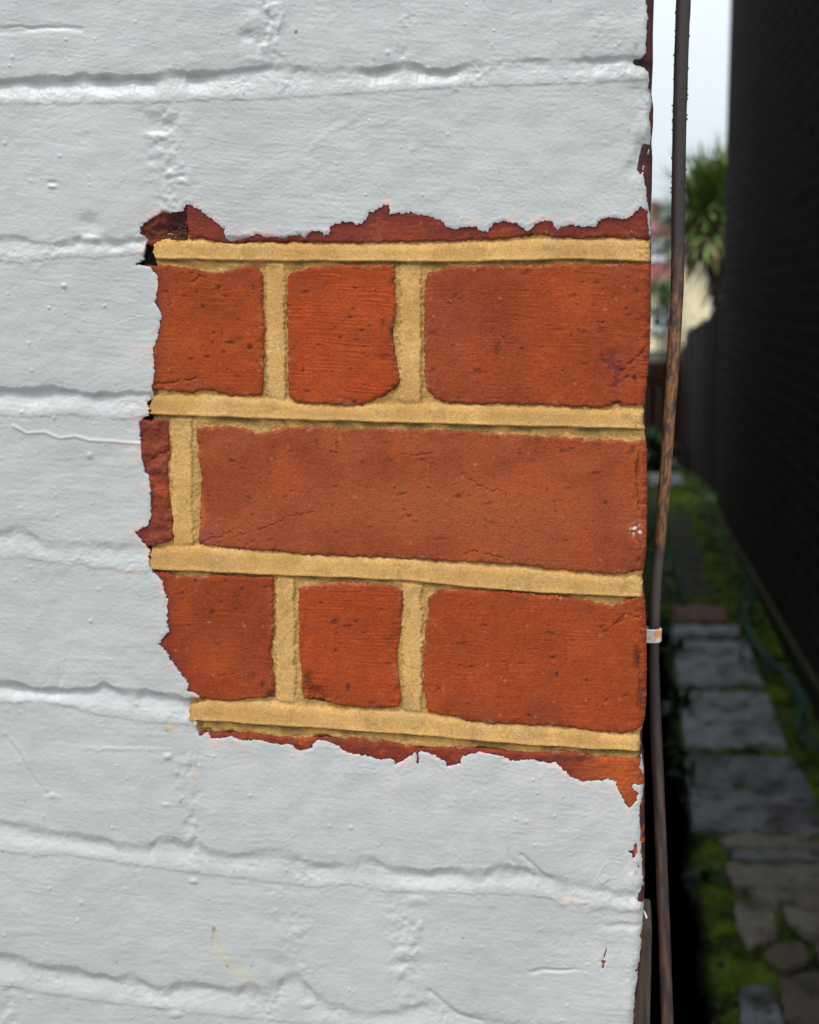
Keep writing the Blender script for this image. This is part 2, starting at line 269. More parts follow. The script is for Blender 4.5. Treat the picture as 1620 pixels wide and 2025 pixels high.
def paint_height(U, V):
    fine = smooth(-90, -40, U) * smooth(-90, -40, V) * smooth(2110, 2075, V)
    wu = U + 3.5 * perlin(U / 26, V / 26, 5); wv = V + 3.5 * perlin(U / 26, V / 26, 6)
    h = .9 + .35 * fbm(U, V, 260, 1, 3) + .30 * perlin(U / 60, V / 45, 3) + .12 * fine * perlin(wu / 24, wv / 19, 4) * smooth(-.3, .4, perlin(U / 150, V / 150, 7))
    # brush strokes: two fields of slanted fine lines
    for ang, wx, wy, seed, amp, msc in ((.16, 46, 4.2, 11, .062, 170), (-.35, 36, 4.6, 12, .06, 210), (.75, 40, 5.0, 13, .05, 240), (.05, 90, 7.5, 14, .07, 300)):
        ca, sa = math.cos(ang), math.sin(ang)
        a = U * ca + V * sa; b = -U * sa + V * ca + 4 * perlin(U / 90, V / 90, seed + 40)
        m = .45 + .55 * smooth(-.35, .35, perlin(U / msc, V / msc, seed + 20))
        h = h + 0.85 * fine * amp * m * perlin(a / wx, b / wy, seed)
    h = h + fine * .05 * perlin(U / 9, V / 9, 31) + fine * .035 * perlin(U / 5, V / 5, 32)
    near = 0
    wob = 3.0 * perlin(U / 17, V * 0 + .5, 51) + 1.6 * perlin(U / 7, V * 0 + .5, 52)
    for i, (T, B, D) in enumerate(J):
        t = .5 * spoly(T, 55)(U) + .5 * spoly(T, 10)(U) + wob; b = .4 * spoly(B, 50)(U) + .6 * spoly(B, 12)(U) + 2.2 * perlin(U / 22, V * 0 + i, 61) + 1.5 * perlin(U / 8, V * 0 + i, 62)
        pk = smooth(1.5, 7, np.abs(spoly(T, 70)(U) - spoly(T, 10)(U)))
        d = poly(D)(U) * (.85 + .6 * perlin(U / 60, V * 0 + i * 3.7, 71)) * (1 - .35 * pk)
        f = np.clip((V - t) / np.maximum(b - t, 4), -9, 9)
        sw = 1.1 + 1.3 * smooth(-.2, .5, perlin(U / 60, V * 0 + i * 2.3, 73)) + 1.0 * pk + (.7 if i in (3, 5, 6) else 0)
        under = smooth(-5.0, 5.5, (V - t) / sw)                          # sharp step in under the brick above
        rise = np.where(f < 1, 1 - smooth(-.25, .95, f), 0)
        lip = (.28 + .25 * perlin(U / 55, V * 0 + i, 81)) * smooth(.3, .85, f) * (1 - smooth(-2.5, 4.5, V - b))
        h = h - under * d * rise * (1.75 if i in (3, 5, 6) else 2.15) + lip
        # rounded shoulder of brick above, slight bulge
        h = h - .22 * d * np.exp(-np.maximum(t - V, 0) / 12) * (1 - under)
        near = np.maximum(near, np.exp(-((V - (t + b) / 2) / 34) ** 2))
    lump = fbm(wu, wv, 15, 91, 2)
    rough = .35 + .9 * smooth(-.2, .45, perlin(U / 70, V / 50, 95))
    h = h + fine * near * rough * (.26 * lump + .07 * perlin(U / 5.5, V / 5.5, 93))
    for (u0, v0, u1, v1, hw, st) in HJ:
        f = (V - v0) / (v1 - v0); uc = u0 + (u1 - u0) * f
        m = np.exp(-((wu - uc) / hw) ** 2) * smooth(-.08, .08, f) * smooth(1.08, .92, f)
        h = h + fine * st * m * (.72 * fbm(U, V, 24, 101, 2) + .08 * perlin(U / 6, V / 6, 103) - .2) * (.4 + smooth(-.3, .4, perlin(U / 40, V / 60, 104)))
        h = h + st * m * -.25
    for (u0, v0, ru, rv, a) in LUMPS:
        k = ((wu - u0) / ru) ** 2 + ((wv - v0) / rv) ** 2
        h = h + a * np.exp(-np.minimum(k, 30) ** 1.3)
    for pts, wd, a in RIDGES:
        D = np.full(U.shape, 1e9)
        for p, q in zip(pts[:-1], pts[1:]):
            e = (q[0] - p[0], q[1] - p[1]); L = e[0] ** 2 + e[1] ** 2
            t = np.clip(((U - p[0]) * e[0] + (V - p[1]) * e[1]) / L, 0, 1)
            D = np.minimum(D, (U - p[0] - t * e[0]) ** 2 + (V - p[1] - t * e[1]) ** 2)
        h = h + a * np.exp(-D / wd ** 2)
    # wrinkled crust along the corner
    c = np.exp(-np.maximum(SIL(V) - U, 0) / 26) * fine
    h = h + c * (.75 * fbm(U * 1.3, V * .6, 20, 111, 3) + .1 * perlin(U / 4, V / 6, 113)) * (.5 + .8 * smooth(-.2, .4, perlin(U * 0, V / 120, 115)))
    # paint nibs, drips and bits
    r = np.random.default_rng(3)
    us = U[0]; vs = V[:, 0]
    for k in range(620):
        u0 = r.uniform(0, 1290); v0 = r.uniform(0, 2025); s = r.choice([1.9, 2.3, 2.8, 3.6], p=[.4, .35, .18, .07]); a = r.uniform(.12, .4) * s / 2.2
        i0, i1 = np.searchsorted(us, [u0 - 9, u0 + 9]); j0, j1 = np.searchsorted(vs, [v0 - 9, v0 + 9])
        uu = U[j0:j1, i0:i1]; vv = V[j0:j1, i0:i1]
        h[j0:j1, i0:i1] += a * np.exp(-((uu - u0) ** 2 + ((vv - v0) * r.uniform(.7, 1.2)) ** 2) / s ** 2)
    return h - edge_round(SIL(V) - U, 20, 5.0)

def grid(us, vs): return np.meshgrid(np.asarray(us, float), np.asarray(vs, float))
STP = 1.6
us = np.concatenate([np.arange(-1500, -70, 26), np.arange(-70, 1302, STP)])
vs = np.concatenate([np.arange(-1300, -70, 26), np.arange(-70, 2090, STP), np.arange(2090, 3600, 26)])
U, V = grid(us, vs)
hole = -sdf_poly(HOLE, U, V) + 2.3 * perlin(U / 9, V / 9, 201) + 1.8 * perlin(U / 4.4, V / 4.4, 202)
for ch in CHIPS: hole = np.minimum(hole, -sdf_poly(ch, U, V) + .8 * perlin(U / 5, V / 5, 203))
pe = PEDGE(V) - U + 2.2 * perlin(U / 14, V / 14, 204) + 1.2 * perlin(U / 5, V / 5, 205)
pe = np.where((V > 470) & (V < 1510), 50, pe)
s = np.minimum(hole, pe); s = np.minimum(s, np.maximum(SIL(V) - U, -5) + .0)
hp = paint_height(U, V)
# paint film thins a little towards the broken edge, with small lifted flakes
hp = hp - .25 * np.exp(-np.maximum(s, 0) / 2.0) + .18 * np.exp(-((s - 7) / 4) ** 2) * smooth(.0, .5, perlin(U / 30, V / 30, 206))
col = np.empty(U.shape + (3,)); col[:] = (.475, .472, .455)
mo = fbm(U, V, 300, 211, 3)
col *= (1 + .06 * mo + .02 * perlin(U / 40, V / 40, 213))[..., None]
def blend(col, m, c): m = np.clip(m, 0, 1)[..., None]; return col * (1 - m) + np.array(c) * m
dh = np.maximum(sdf_poly(HOLE, U, V) * -1, 0)
blot = smooth(-.1, .6, fbm(U, V, 50, 214, 3))
col = blend(col, .55 * np.exp(-dh / 14) * smooth(-.05, .5, fbm(U, V, 34, 215, 2)), (.80, .46, .36))     # brick dust rubbed into the paint
col = blend(col, .22 * np.exp(-dh / 120) * smooth(1480, 1560, V) * blot, (.82, .68, .55))
col = blend(col, .10 * smooth(1450, 1520, V) * np.exp(-dh / 130), (.80, .77, .74))
for (u0, v0, ru, rv, a, c) in [(165,1440,0,0,0,(0,0,0)),(337,1440,12,6,.6,(.55,.36,.12)),(345,1432,8,4,.5,(.6,.4,.15)),(330,1442,4,3,.6,(.4,.25,.1)),(384,1534,5,9,.45,(.75,.35,.22)),(350,1523,7,7,.2,(.6,.38,.3)),(500,1512,22,6,.3,(.85,.62,.45)),(1127,1780,16,10,.45,(.85,.58,.42)),(1245,1722,8,26,.3,(.85,.66,.5)),(270,825,24,7,.3,(.85,.55,.45)),(262,1128,26,4,.45,(.85,.5,.35)),(255,877,30,4,.4,(.8,.5,.4)),(270,900,14,20,.2,(.85,.55,.4)),(270,700,34,20,.16,(.85,.55,.45)),(425,1850,9,10,.3,(.5,.42,.15)),(424,1837,4,5,.9,(.03,.03,.02)),(421,1852,2.5,3,.7,(.25,.2,.05)),(450,1909,2.5,2.5,.7,(.1,.09,.05)),(587,64,3,3.5,.9,(.03,.03,.03)),(420,1867,2,3,.6,(.2,.15,.05)),
      (1276,310,10,22,.55,(.22,.2,.18)),(1268,345,6,18,.35,(.3,.28,.25)),(1262,140,14,12,.35,(.45,.42,.33)),(1284,225,6,24,.5,(.5,.42,.3)),(1258,92,5,8,.5,(.2,.18,.16)),(1236,1960,16,40,.2,(.6,.52,.4)),(1258,1820,14,40,.3,(.68,.6,.48))]:
    if a: col = blend(col, a * np.exp(-(((U - u0) / ru) ** 2 + ((V - v0) / rv) ** 2) ** 1.4) * (1 + .7 * perlin(U / 7, V / 7, 216)), c)
ys = np.exp(-((U - (418 + np.maximum(V - 1850, 0) ** 1.35 * .19)) / (6 + np.maximum(V - 1850, 0) * .26)) ** 2) * smooth(1845, 1875, V) * smooth(1962, 1925, V)
col = blend(col, .45 * ys, (.58, .54, .33))
r = np.random.default_rng(9)
for k in range(110):                                           # specks of grit
    u0 = r.uniform(0, 1280); v0 = r.uniform(0, 2025); q = r.uniform(1.2, 2.2)
    i0, i1 = np.searchsorted(us, [u0 - 6, u0 + 6]); j0, j1 = np.searchsorted(vs, [v0 - 6, v0 + 6])
    m = r.uniform(.3, .85) * np.exp(-((U[j0:j1, i0:i1] - u0) ** 2 + (V[j0:j1, i0:i1] - v0) ** 2) / q ** 2)
    col[j0:j1, i0:i1] = blend(col[j0:j1, i0:i1], m, (.14, .13, .12))
WALLO = empty('painted_brick_wall', (0, 0, 0), label='white painted brick house wall with a patch of bare red brick and yellow mortar', cat='brick wall')
U2, V2, keep = snap(U, V, s, STP)
co_paint = field_mesh('paint_coat', U2, V2, hp, keep, col, 1.4)
po = link('paint_coat', co_paint, PAINT, WALLO); po['label'] = 'thick white masonry paint with brush marks and torn edges'

# ---- old dark red paint under the white, along the corner
uc = np.concatenate([np.arange(1150, 1302, 2.2)]); vc = np.concatenate([np.arange(-900, -70, 26), np.arange(-70, 2090, 3.0), np.arange(2090, 3600, 26)])
Uo, Vo = grid(uc, vc)
ho = .1 + .3 * fbm(Uo, Vo, 40, 301, 3) + .08 * perlin(Uo / 6, Vo / 6, 303) - edge_round(SIL(Vo) - Uo, 16, 4.5)
ho -= 2.6 * smooth(400, 440, Vo) * smooth(1590, 1550, Vo)
chipm = sum(np.exp(-np.maximum(-sdf_poly(c_, Uo, Vo), 0) ** 2 / 60) for c_ in CHIPS)
ho -= 2.2 * smooth(10, 28, PEDGE(Vo) - Uo) * (1 - np.clip(chipm, 0, 1))
co_ = np.empty(Uo.shape + (3,)); co_[:] = (.10, .032, .032)
co_ = blend(co_, smooth(-.1, .4, fbm(Uo, Vo, 30, 305, 3)) * .8, (.055, .022, .022))
co_ = blend(co_, smooth(.1, .5, fbm(Uo, Vo, 22, 307, 2)) * smooth(1500, 1600, Vo) * .9, (.42, .09, .03))
co_ = blend(co_, np.exp(-((Uo - 1268) / 20) ** 2 - ((Vo - 124) / 9) ** 2), (.01, .01, .01))
so = SIL(Vo) + 1 - Uo
Uo2, Vo2, ko = snap(Uo, Vo, so, 2.2)
oo = link('old_red_paint', field_mesh('old_red_paint', Uo2, Vo2, ho, ko, co_, 24), BRICK, WALLO)
oo['label'] = 'old dark red paint showing along the corner'

# ---- bare bricks
WR = .5
def B(name, pts, base, **k): return dict(name=name, pts=pts, base=base, **k)
OR, RD, BR = (.385, .067, .0145), (.43, .066, .0135), (.335, .066, .021)
BRICKS = [
 B('chipped brick end beside a dark hole', [(250,380),(366,380),(370,474),(326,474),(300,486),(250,480)], (.14,.03,.018), lump=1.6),
 B('thin strip of dark red brick under the top paint edge', [(366,380),(1330,380),(1330,474),(1240,470),(1200,468),(1150,471),(1100,470),(1060,462),(1030,468),(960,474),(883,476),(800,478),(700,480),(590,478),(530,476),(480,478),(440,482),(395,470),(372,474)], (.30,.055,.026), maroon=1),
 B('square cut brick with black specks at the left paint edge', [(240,523),(328,526),(380,530),(420,540),(455,534),(488,526),(508,529),(517,538),(518,590),(522,652),(523,700),(520,740),(518,781),(490,782),(460,784),(435,776),(403,770),(380,778),(352,774),(320,772),(240,768)], OR),
 B('narrow orange red brick with a broken lower corner', [(568,546),(574,539),(585,533),(625,529),(657,524),(720,524),(780,523),(780,570),(782,618),(778,640),(775,669),(779,690),(783,706),(785,725),(789,740),(790,768),(772,776),(759,784),(745,788),(732,795),(715,800),(691,801),(650,799),(623,798),(600,797),(585,793),(571,783),(570,720),(567,640)], RD, stri=1.3),
 B('brown red corner brick with a purple scar', [(842,548),(850,538),(868,534),(890,527),(930,528),(969,526),(1040,525),(1098,523),(1180,523),(1277,520),(1330,520),(1330,800),(1270,800),(1240,803),(1216,799),(1188,806),(1120,803),(1060,801),(991,799),(930,800),(883,797),(868,791),(858,784),(846,773),(840,760),(838,702),(840,660),(837,613),(840,580)], (.36,.064,.0165), dark=1),
 B('broken sliver of brick at the left paint edge', [(240,831),(279,830),(330,833),(333,850),(332,869),(336,900),(331,920),(330,950),(333,985),(342,1011),(341,1040),(342,1066),(320,1074),(304,1080),(240,1082)], (.26,.052,.024), lump=1.2),
 B('full length brown red brick with fine cracks', [(386,850),(400,845),(454,843),(480,846),(505,858),(525,857),(539,852),(560,847),(590,845),(640,846),(700,848),(740,847),(793,850),(840,850),(888,851),(960,857),(1036,861),(1110,865),(1184,868),(1230,872),(1251,874),(1270,872),(1330,874),(1330,1130),(1266,1128),(1240,1134),(1221,1137),(1147,1131),(1090,1126),(1036,1118),(990,1116),(944,1112),(895,1112),(851,1107),(740,1103),(657,1099),(600,1097),(556,1091),(500,1088),(454,1084),(420,1078),(391,1077),(394,1049),(396,1010),(396,964),(399,940),(393,913),(391,880)], BR, smoothface=1),
 B('orange brick with a curved paint edge at lower left', [(280,1131),(330,1133),(369,1143),(420,1137),(480,1140),(539,1143),(541,1170),(540,1202),(542,1243),(538,1265),(534,1293),(538,1310),(540,1331),(543,1360),(545,1380),(515,1380),(488,1382),(454,1387),(403,1381),(280,1381)], (.345,.058,.014)),
 B('narrow orange brick with a crumbled lower corner', [(591,1166),(600,1159),(630,1157),(657,1151),(725,1153),(760,1157),(793,1163),(797,1175),(796,1200),(793,1236),(790,1260),(786,1277),(786,1310),(788,1338),(791,1370),(790,1398),(775,1402),(759,1401),(720,1401),(685,1398),(665,1393),(647,1388),(622,1382),(600,1380),(597,1360),(596,1338),(594,1315),(591,1290),(592,1240),(590,1202)], RD, stri=1.2),
 B('long orange red corner brick with a rounded corner', [(848,1178),(865,1170),(888,1165),(940,1167),(999,1170),(1050,1175),(1110,1180),(1160,1187),(1195,1197),(1215,1199),(1229,1189),(1250,1184),(1266,1176),(1330,1176),(1330,1434),(1274,1432),(1266,1440),(1251,1447),(1230,1451),(1203,1450),(1160,1444),(1110,1437),(1040,1434),(962,1430),(935,1428),(907,1420),(885,1415),(862,1411),(845,1407),(842,1395),(836,1359),(838,1320),(838,1285),(842,1240),(847,1211)], (.385,.065,.0155)),
 B('thin strip of red brick above the lower paint edge', [(380,1452),(410,1450),(450,1450),(488,1449),(540,1456),(590,1462),(640,1459),(691,1460),(740,1461),(795,1472),(830,1480),(851,1481),(890,1477),(925,1478),(980,1483),(1036,1489),(1075,1490),(1110,1485),(1150,1490),(1184,1496),(1220,1499),(1258,1501),(1330,1501),(1330,1640),(380,1640)], (.36,.060,.0155), maroon=.7, lump=.5),
]
# dark inclusions and holes in the faces: (u, v, ru, rv, depth mm, darkness)
PITS = [(352,438,17,20,2.6,1.2),(338,462,12,12,2.0,1.1),(362,462,9,14,2.2,1.1),(318,452,10,8,1.0,.6),(300,470,10,7,1.2,.8),(495,687,6,5,.6,.9),(402,607,4.5,4,.5,.8),(432,570,5,5,.5,.8),(423,658,4,3,.4,.8),(442,696,4,4,.4,.7),(421,678,4,2.5,.3,.7),(411,706,5,3,.3,.8),(378,710,6,2.5,.35,.7),(470,744,4,3,.3,.6),(366,585,5,2.5,.2,.6),(389,578,2.5,2.5,.3,.8),(448,586,4,3,.3,.7),(440,660,3,5,.2,.6),
 (781,528,3,8,.6,.95),(780,556,5,5,.7,.95),(776,655,5,11,.8,.95),(758,640,4,9,.4,.6),(605,577,9,3,.3,.7),(693,628,6,3,.4,.8),(674,668,3.5,3.5,.4,.8),(630,682,6,2.5,.3,.7),(600,733,3.5,3.5,.4,.7),(702,570,5,3,.25,.7),(731,645,4,3,.3,.7),(608,774,4,3,.4,.8),(701,795,5,3,.5,.9),(750,795,4,3,.4,.8),(662,650,4,2.5,.3,.6),(760,706,12,5,.2,.5),(645,798,4,2,.3,.7),
 (985,692,7,14,.35,.45),(946,737,9,8,.5,.35),(1190,655,10,7,.4,.35),(1135,585,8,4,.3,.5),(1187,637,8,2,.3,.6),(1255,748,4,6,.7,.95),(1240,745,6,3,.5,.7),(1220,797,10,4,1.0,.95),(858,660,6,4,.2,.4),(855,733,8,5,.25,.45),(895,720,12,8,.2,.2),(1105,652,12,3,.3,.5),(1130,664,4,4,.3,.5),(1190,705,5,8,.25,.5),(1259,575,5,7,.3,.6),(1238,610,3,3,.3,.7),(1180,560,8,6,.2,.25),(1040,540,8,5,.3,.5),(905,470,26,4,.2,.3),
 (907,981,7,6,.35,.8),(795,977,9,2.6,.3,.7),(626,872,5,4,.2,.6),(492,984,4,4,.3,.7),(565,982,5,2.5,.2,.6),(535,936,3,5,.2,.4),(664,962,5,2.5,.3,.7),(1198,994,5,4,.3,.8),(1082,969,4,5,.2,.4),(1178,936,10,3,.3,.6),(655,893,4,2.5,.25,.6),(720,876,3,2,.2,.5),(1124,966,6,3,.2,.5),(965,996,12,3,.2,.5),(770,910,8,5,.1,.3),(1252,890,6,10,.6,.6),(1262,930,5,20,.5,.5),(960,1029,3,3,.2,.5),(873,1066,14,3,.2,.4),
 (387,1149,4,4,.4,.85),(479,1164,3,4,.4,.85),(361,1174,3,3,.3,.7),(412,1173,3,3,.3,.7),(467,1205,5,2.5,.3,.6),(419,1212,4,3,.3,.6),(374,1236,4,2.5,.2,.6),(431,1274,6,3,.2,.6),(487,1284,4,2,.2,.5),(388,1216,3,2,.3,.6),(536,1218,4,3,.3,.7),(518,1235,4,3,.2,.5),(535,1374,12,8,.8,.9),(520,1355,4,8,.5,.7),(500,1338,9,8,.3,.3),
 (662,1230,9,6,.5,.75),(690,1238,14,3,.35,.5),(706,1229,4,3,.3,.6),(664,1287,3.5,3.5,.4,.85),(616,1282,4,2.5,.3,.7),(689,1359,4,9,.45,.85),(635,1192,5,2.5,.3,.6),(674,1274,4,2,.25,.6),(768,1312,5,3,.2,.5),(708,1320,3,2,.2,.4),(665,1254,3,2,.3,.6),(610,1350,10,20,1.0,.45),(625,1368,14,12,1.3,.55),(642,1380,8,8,.8,.5),
 (917,1276,9,9,.3,.35),(1093,1253,3,5,.35,.8),(1093,1301,4,4,.4,.6),(1102,1335,3.5,5,.45,.9),(1160,1346,4.5,3.5,.3,.85),(1045,1413,3.5,2.5,.35,.9),(1268,1251,3,4,.4,.8),(912,1315,4,2.5,.3,.7),(933,1319,6,3,.35,.7),(1032,1312,9,2,.25,.6),(1195,1248,8,4,.3,.6),(1086,1250,4,3,.2,.6),(1200,1384,4,3,.2,.6),(932,1250,5,4,.2,.4),(1260,1302,7,22,.5,.8),(1267,1380,5,40,.5,.5),(987,1378,6,4,.15,.4),(1207,1339,3,2,.2,.6),(865,1168,16,7,.2,.6),(1140,1500,50,9,.1,.45),(1002,1481,9,4,.6,.5)]
CRACKS = [([(925,944),(945,958),(960,966),(974,970),(992,968)],1.5,.5),([(440,1056),(455,1052),(466,1061),(492,1053),(540,1037),(575,1021),(622,1012)],1.3,.45),([(390,1077),(415,1066),(440,1062)],2.5,.4),([(480,1086),(492,1076),(505,1068)],1.4,.35),([(790,895),(820,901),(850,897)],1.8,.4),([(1185,1242),(1215,1233),(1240,1224),(1268,1219)],2.4,.55),([(1212,1236),(1236,1216),(1250,1218)],2.2,.45),([(305,758),(340,757),(375,751),(388,749)],3,.8),([(300,909),(312,899),(332,893)],2.2,.7),([(910,1098),(940,1089),(975,1098),(1010,1108)],1.6,.5),([(1255,1140),(1268,1080),(1252,1052)],3,.6),([(1266,880),(1258,940),(1264,1010)],2.6,.6),([(1258,1400),(1266,1350),(1262,1300)],2.2,.5),([(430,1335),(470,1332),(490,1352)],1.6,.3),([(940,1270),(905,1272),(908,1290)],1.2,.2),([(1228,735),(1268,700),(1280,682)],3,.6),([(378,560),(395,545),(410,550)],2.2,.5)]
def seg_d2(pts, U, V):
    D = np.full(U.shape, 1e9)
    for p, q in zip(pts[:-1], pts[1:]):
        e = (q[0] - p[0], q[1] - p[1]); L = e[0] ** 2 + e[1] ** 2
        t = np.clip(((U - p[0]) * e[0] + (V - p[1]) * e[1]) / L, 0, 1)
        D = np.minimum(D, (U - p[0] - t * e[0]) ** 2 + (V - p[1] - t * e[1]) ** 2)
    return D
def make_brick(i, b):
    P = np.array(b['pts'], float); st = 1.5
    u0, u1 = P[:, 0].min() - 8, min(P[:, 0].max() + 8, 1304); v0, v1 = P[:, 1].min() - 8, P[:, 1].max() + 8
    U, V = grid(np.arange(u0, u1, st), np.arange(v0, v1, st))
    d = sdf_poly(b['pts'], U, V) + 2.4 * perlin(U / 16, V / 16, 400 + i) + 1.9 * perlin(U / 6, V / 6, 430 + i) + 1.0 * perlin(U / 3.2, V / 3.2, 440 + i)
    e = SIL(V) - U - 1.8 * perlin(U * 0 + i, V / 14, 531) - 1.3 * perlin(U * 0 + i, V / 5, 532); hol = sdf_poly(HOLE, U, V)
    s = np.minimum(np.minimum(d, e), hol + 12)
    h = .30 + .22 * fbm(U, V, 120, 450 + i, 3) + .06 * fbm(U, V, 14, 470 + i, 3) + b.get('lump', 0) * fbm(U, V, 34, 480 + i, 3)
    h += .045 * perlin(U / 3.2, V / 3.2, 490 + i) + .05 * perlin(U / 7, V / 6, 493 + i)
    h += .11 * b.get('stri', .8) * (0.35 if b.get('smoothface') else 1) * perlin(U / 75 + V * .003, (V - .05 * U + 4 * perlin(U / 110, V / 50, 500 + i)) / 3.4, 510 + i) * (.4 + smooth(-.3, .4, perlin(U / 120, V / 40, 515 + i)))
    h -= edge_round(np.maximum(d, 0), 6 + 2 * perlin(U / 20, V / 20, 520 + i), 1.1)
    h -= .5 * np.exp(-np.maximum(d, 0) / 9) * smooth(.15, .6, fbm(U, V, 30, 525 + i, 2))      # chipped arrises
    h -= edge_round(e, 15 + 7 * perlin(U * 0, V / 35, 530), 3.6) + 1.1 * np.exp(-np.maximum(e, 0) / 16) * np.maximum(fbm(U, V, 26, 535, 3), -.25)
    h -= 2.2 * smooth(1.5, -5, hol)
    base = np.array(b['base']); col = np.empty(U.shape + (3,)); col[:] = base
    n1 = fbm(U, V, 130, 540 + i, 3); n2 = fbm(U, V, 22, 560 + i, 3)
    n3 = perlin(U / 3.2, V / 2.6, 590 + i)
    col *= .89 * (1 + .18 * n1 + .10 * n2 + .06 * n3)[..., None]
    col = blend(col, .5 * smooth(.25, .6, perlin(U / 6, V / 4.5, 592 + i)) * smooth(-.2, .4, n1), np.array([.55, .42, .4]) * base)
    col = blend(col, .4 * smooth(.05, .65, fbm(U, V, 150, 580 + i, 2)), (.25, .046, .02))
    col = blend(col, .3 * smooth(.1, .6, fbm(U, V, 150, 585 + i, 2)), (.46, .084, .018))
    # old maroon paint left in the grain near the torn edge
    rim = np.exp(-np.maximum(hol, 0) / (11 + 8 * perlin(U / 40, V / 40, 600))) * smooth(-.5, .25, fbm(U, V, 30, 601, 3) + .25)
    col = blend(col, .9 * rim * (hol < 60), (.155, .028, .026))
    if b.get('maroon'):
        m = smooth(.0, .45, fbm(U * .35, V, 16, 602, 3) + .25 - .02 * np.maximum(hol - 8, 0) + .5 * np.exp(-np.maximum(hol, 0) / 10))
        col = blend(col, .75 * m * b['maroon'], (.17, .03, .024))
    if b.get('dark'):
        m = np.exp(-((U - 880) / 80) ** 2 - ((V - 640) / 150) ** 2) * (.7 + .5 * n2)
        col = blend(col, .5 * m, (.25, .062, .032))
        m = np.exp(-(((U - 1216 - .12 * (V - 735)) / 17) ** 2 + ((V - 735) / 52) ** 2) ** 1.5) * smooth(-.35, .2, fbm(U, V, 16, 603, 3))
        col = blend(col, .9 * m, (.17, .035, .035)); h -= .35 * m
    if b.get('smoothface'):
        m = smooth(-.25, .4, perlin(U / 160, V / 90, 606)); m = np.maximum(m * .7, np.exp(-((U - 870) / 330) ** 2 - ((V - 1000) / 70) ** 2)); col = blend(col, .55 * m, (.43, .112, .036))
        col = blend(col, .5 * np.exp(-((U - 402) / 7) ** 2) * smooth(960, 1000, V) * smooth(1060, 1030, V), (.6, .13, .03))
        col = blend(col, .7 * np.exp(-((U - 410) / 18) ** 2 - ((V - 1060) / 22) ** 2), (.26, .06, .06))
        m = smooth(.1, .4, fbm(U, V, 8, 607, 2)) * np.exp(-((U - 1259) / 9) ** 2 - ((V - 1048) / 9) ** 2) * 2.2
        col = blend(col, m, (.75, .72, .7))
    col = blend(col, .55 * np.exp(-np.maximum(d, 0) / 14) * smooth(-.3, .3, fbm(U, V, 40, 614, 2)), (.20, .04, .018))
    # cement haze on the upper arris and beside the joints
    hz = np.exp(-np.maximum(d, 0) / 7) * smooth(.05, .5, fbm(U, V, 9, 604, 2) + .45 * perlin(U / 60, V / 60, 605) + .1)
    col = blend(col, .42 * hz * (hol > 14) * smooth(-.1, .4, perlin(U / 45, V / 45, 613)), (.48, .28, .15))
    r = np.random.default_rng(700 + i); area = (u1 - u0) * (v1 - v0)
    pits = [p for p in PITS if u0 < p[0] < u1 and v0 < p[1] < v1]
    for k in range(int(area / 1500)):
        a = r.uniform(.9, 2.1) * (1 + (r.random() < .12)); pits.append((r.uniform(u0, u1), r.uniform(v0, v1), a * r.uniform(1, 2.6), a * .9, r.uniform(.08, .35), r.uniform(.3, .85)))
    us = U[0]; vs = V[:, 0]
    for (pu, pv, ru, rv, dp, dk) in pits:
        i0, i1 = np.searchsorted(us, [pu - 3 * ru, pu + 3 * ru]); j0, j1 = np.searchsorted(vs, [pv - 3 * rv, pv + 3 * rv])
        if i1 <= i0 or j1 <= j0: continue
        uu = U[j0:j1, i0:i1]; vv = V[j0:j1, i0:i1]
        g = np.exp(-(((uu - pu) / ru) ** 2 + ((vv - pv - .25 * (uu - pu) * r.uniform(-1, .4)) / rv) ** 2) ** 1.5 * (1 + .8 * perlin(uu / 5, vv / 5, 608)))
        h[j0:j1, i0:i1] -= dp * g; col[j0:j1, i0:i1] = blend(col[j0:j1, i0:i1], dk * .8 * g, (.035, .018, .016))
    for k in range(int(area / 4200)):                                       # pale grains
        pu = r.uniform(u0, u1); pv = r.uniform(v0, v1); a = r.uniform(1.2, 3.2)
        i0, i1 = np.searchsorted(us, [pu - 9, pu + 9]); j0, j1 = np.searchsorted(vs, [pv - 9, pv + 9])
        g = np.exp(-((U[j0:j1, i0:i1] - pu) ** 2 + (V[j0:j1, i0:i1] - pv) ** 2) / a ** 2)
        col[j0:j1, i0:i1] = blend(col[j0:j1, i0:i1], r.uniform(.2, .55) * g, (.62, .24, .12)); h[j0:j1, i0:i1] += .1 * g
    for pts, wd, dp in CRACKS:
        p = np.array(pts)
        if p[:, 0].min() > u1 or p[:, 0].max() < u0 or p[:, 1].min() > v1 or p[:, 1].max() < v0: continue
        g = np.exp(-seg_d2(pts, U + 2.5 * perlin(U / 12, V / 12, 609), V + 3.5 * perlin(U / 10, V / 10, 610) + 1.5 * perlin(U / 4, V / 4, 616)) / (wd * (.75 + .5 * perlin(U / 9, V / 9, 617))) ** 2) * smooth(-.6, .05, perlin(U / 16, V / 16, 618))
        h -= dp * 1.3 * g; col = blend(col, .25 * g, (.06, .025, .015))
    if i == 3:                                                            # broken lower right corner
        g = smooth(-3, 3, (U - 790) * .62 + (V - 745) * .78 - 8 + 3 * perlin(U / 9, V / 9, 611)); h -= (1.3 + .5 * fbm(U, V, 12, 612, 2)) * g; col = blend(col, .75 * g, (.17, .035, .02))
    if i == 10:
        m = np.exp(-((U - 1225) / 60) ** 2 - ((V - 1540) / 50) ** 2); col = blend(col, .8 * m, (.52, .11, .025))
    U2, V2, k = snap(U, V, s, st)
    o = link('brick', field_mesh('brick', U2, V2, h, k, col, 16), BRICK, WALLO); o['label'] = b['name']
for i, b in enumerate(BRICKS): make_brick(i, b)

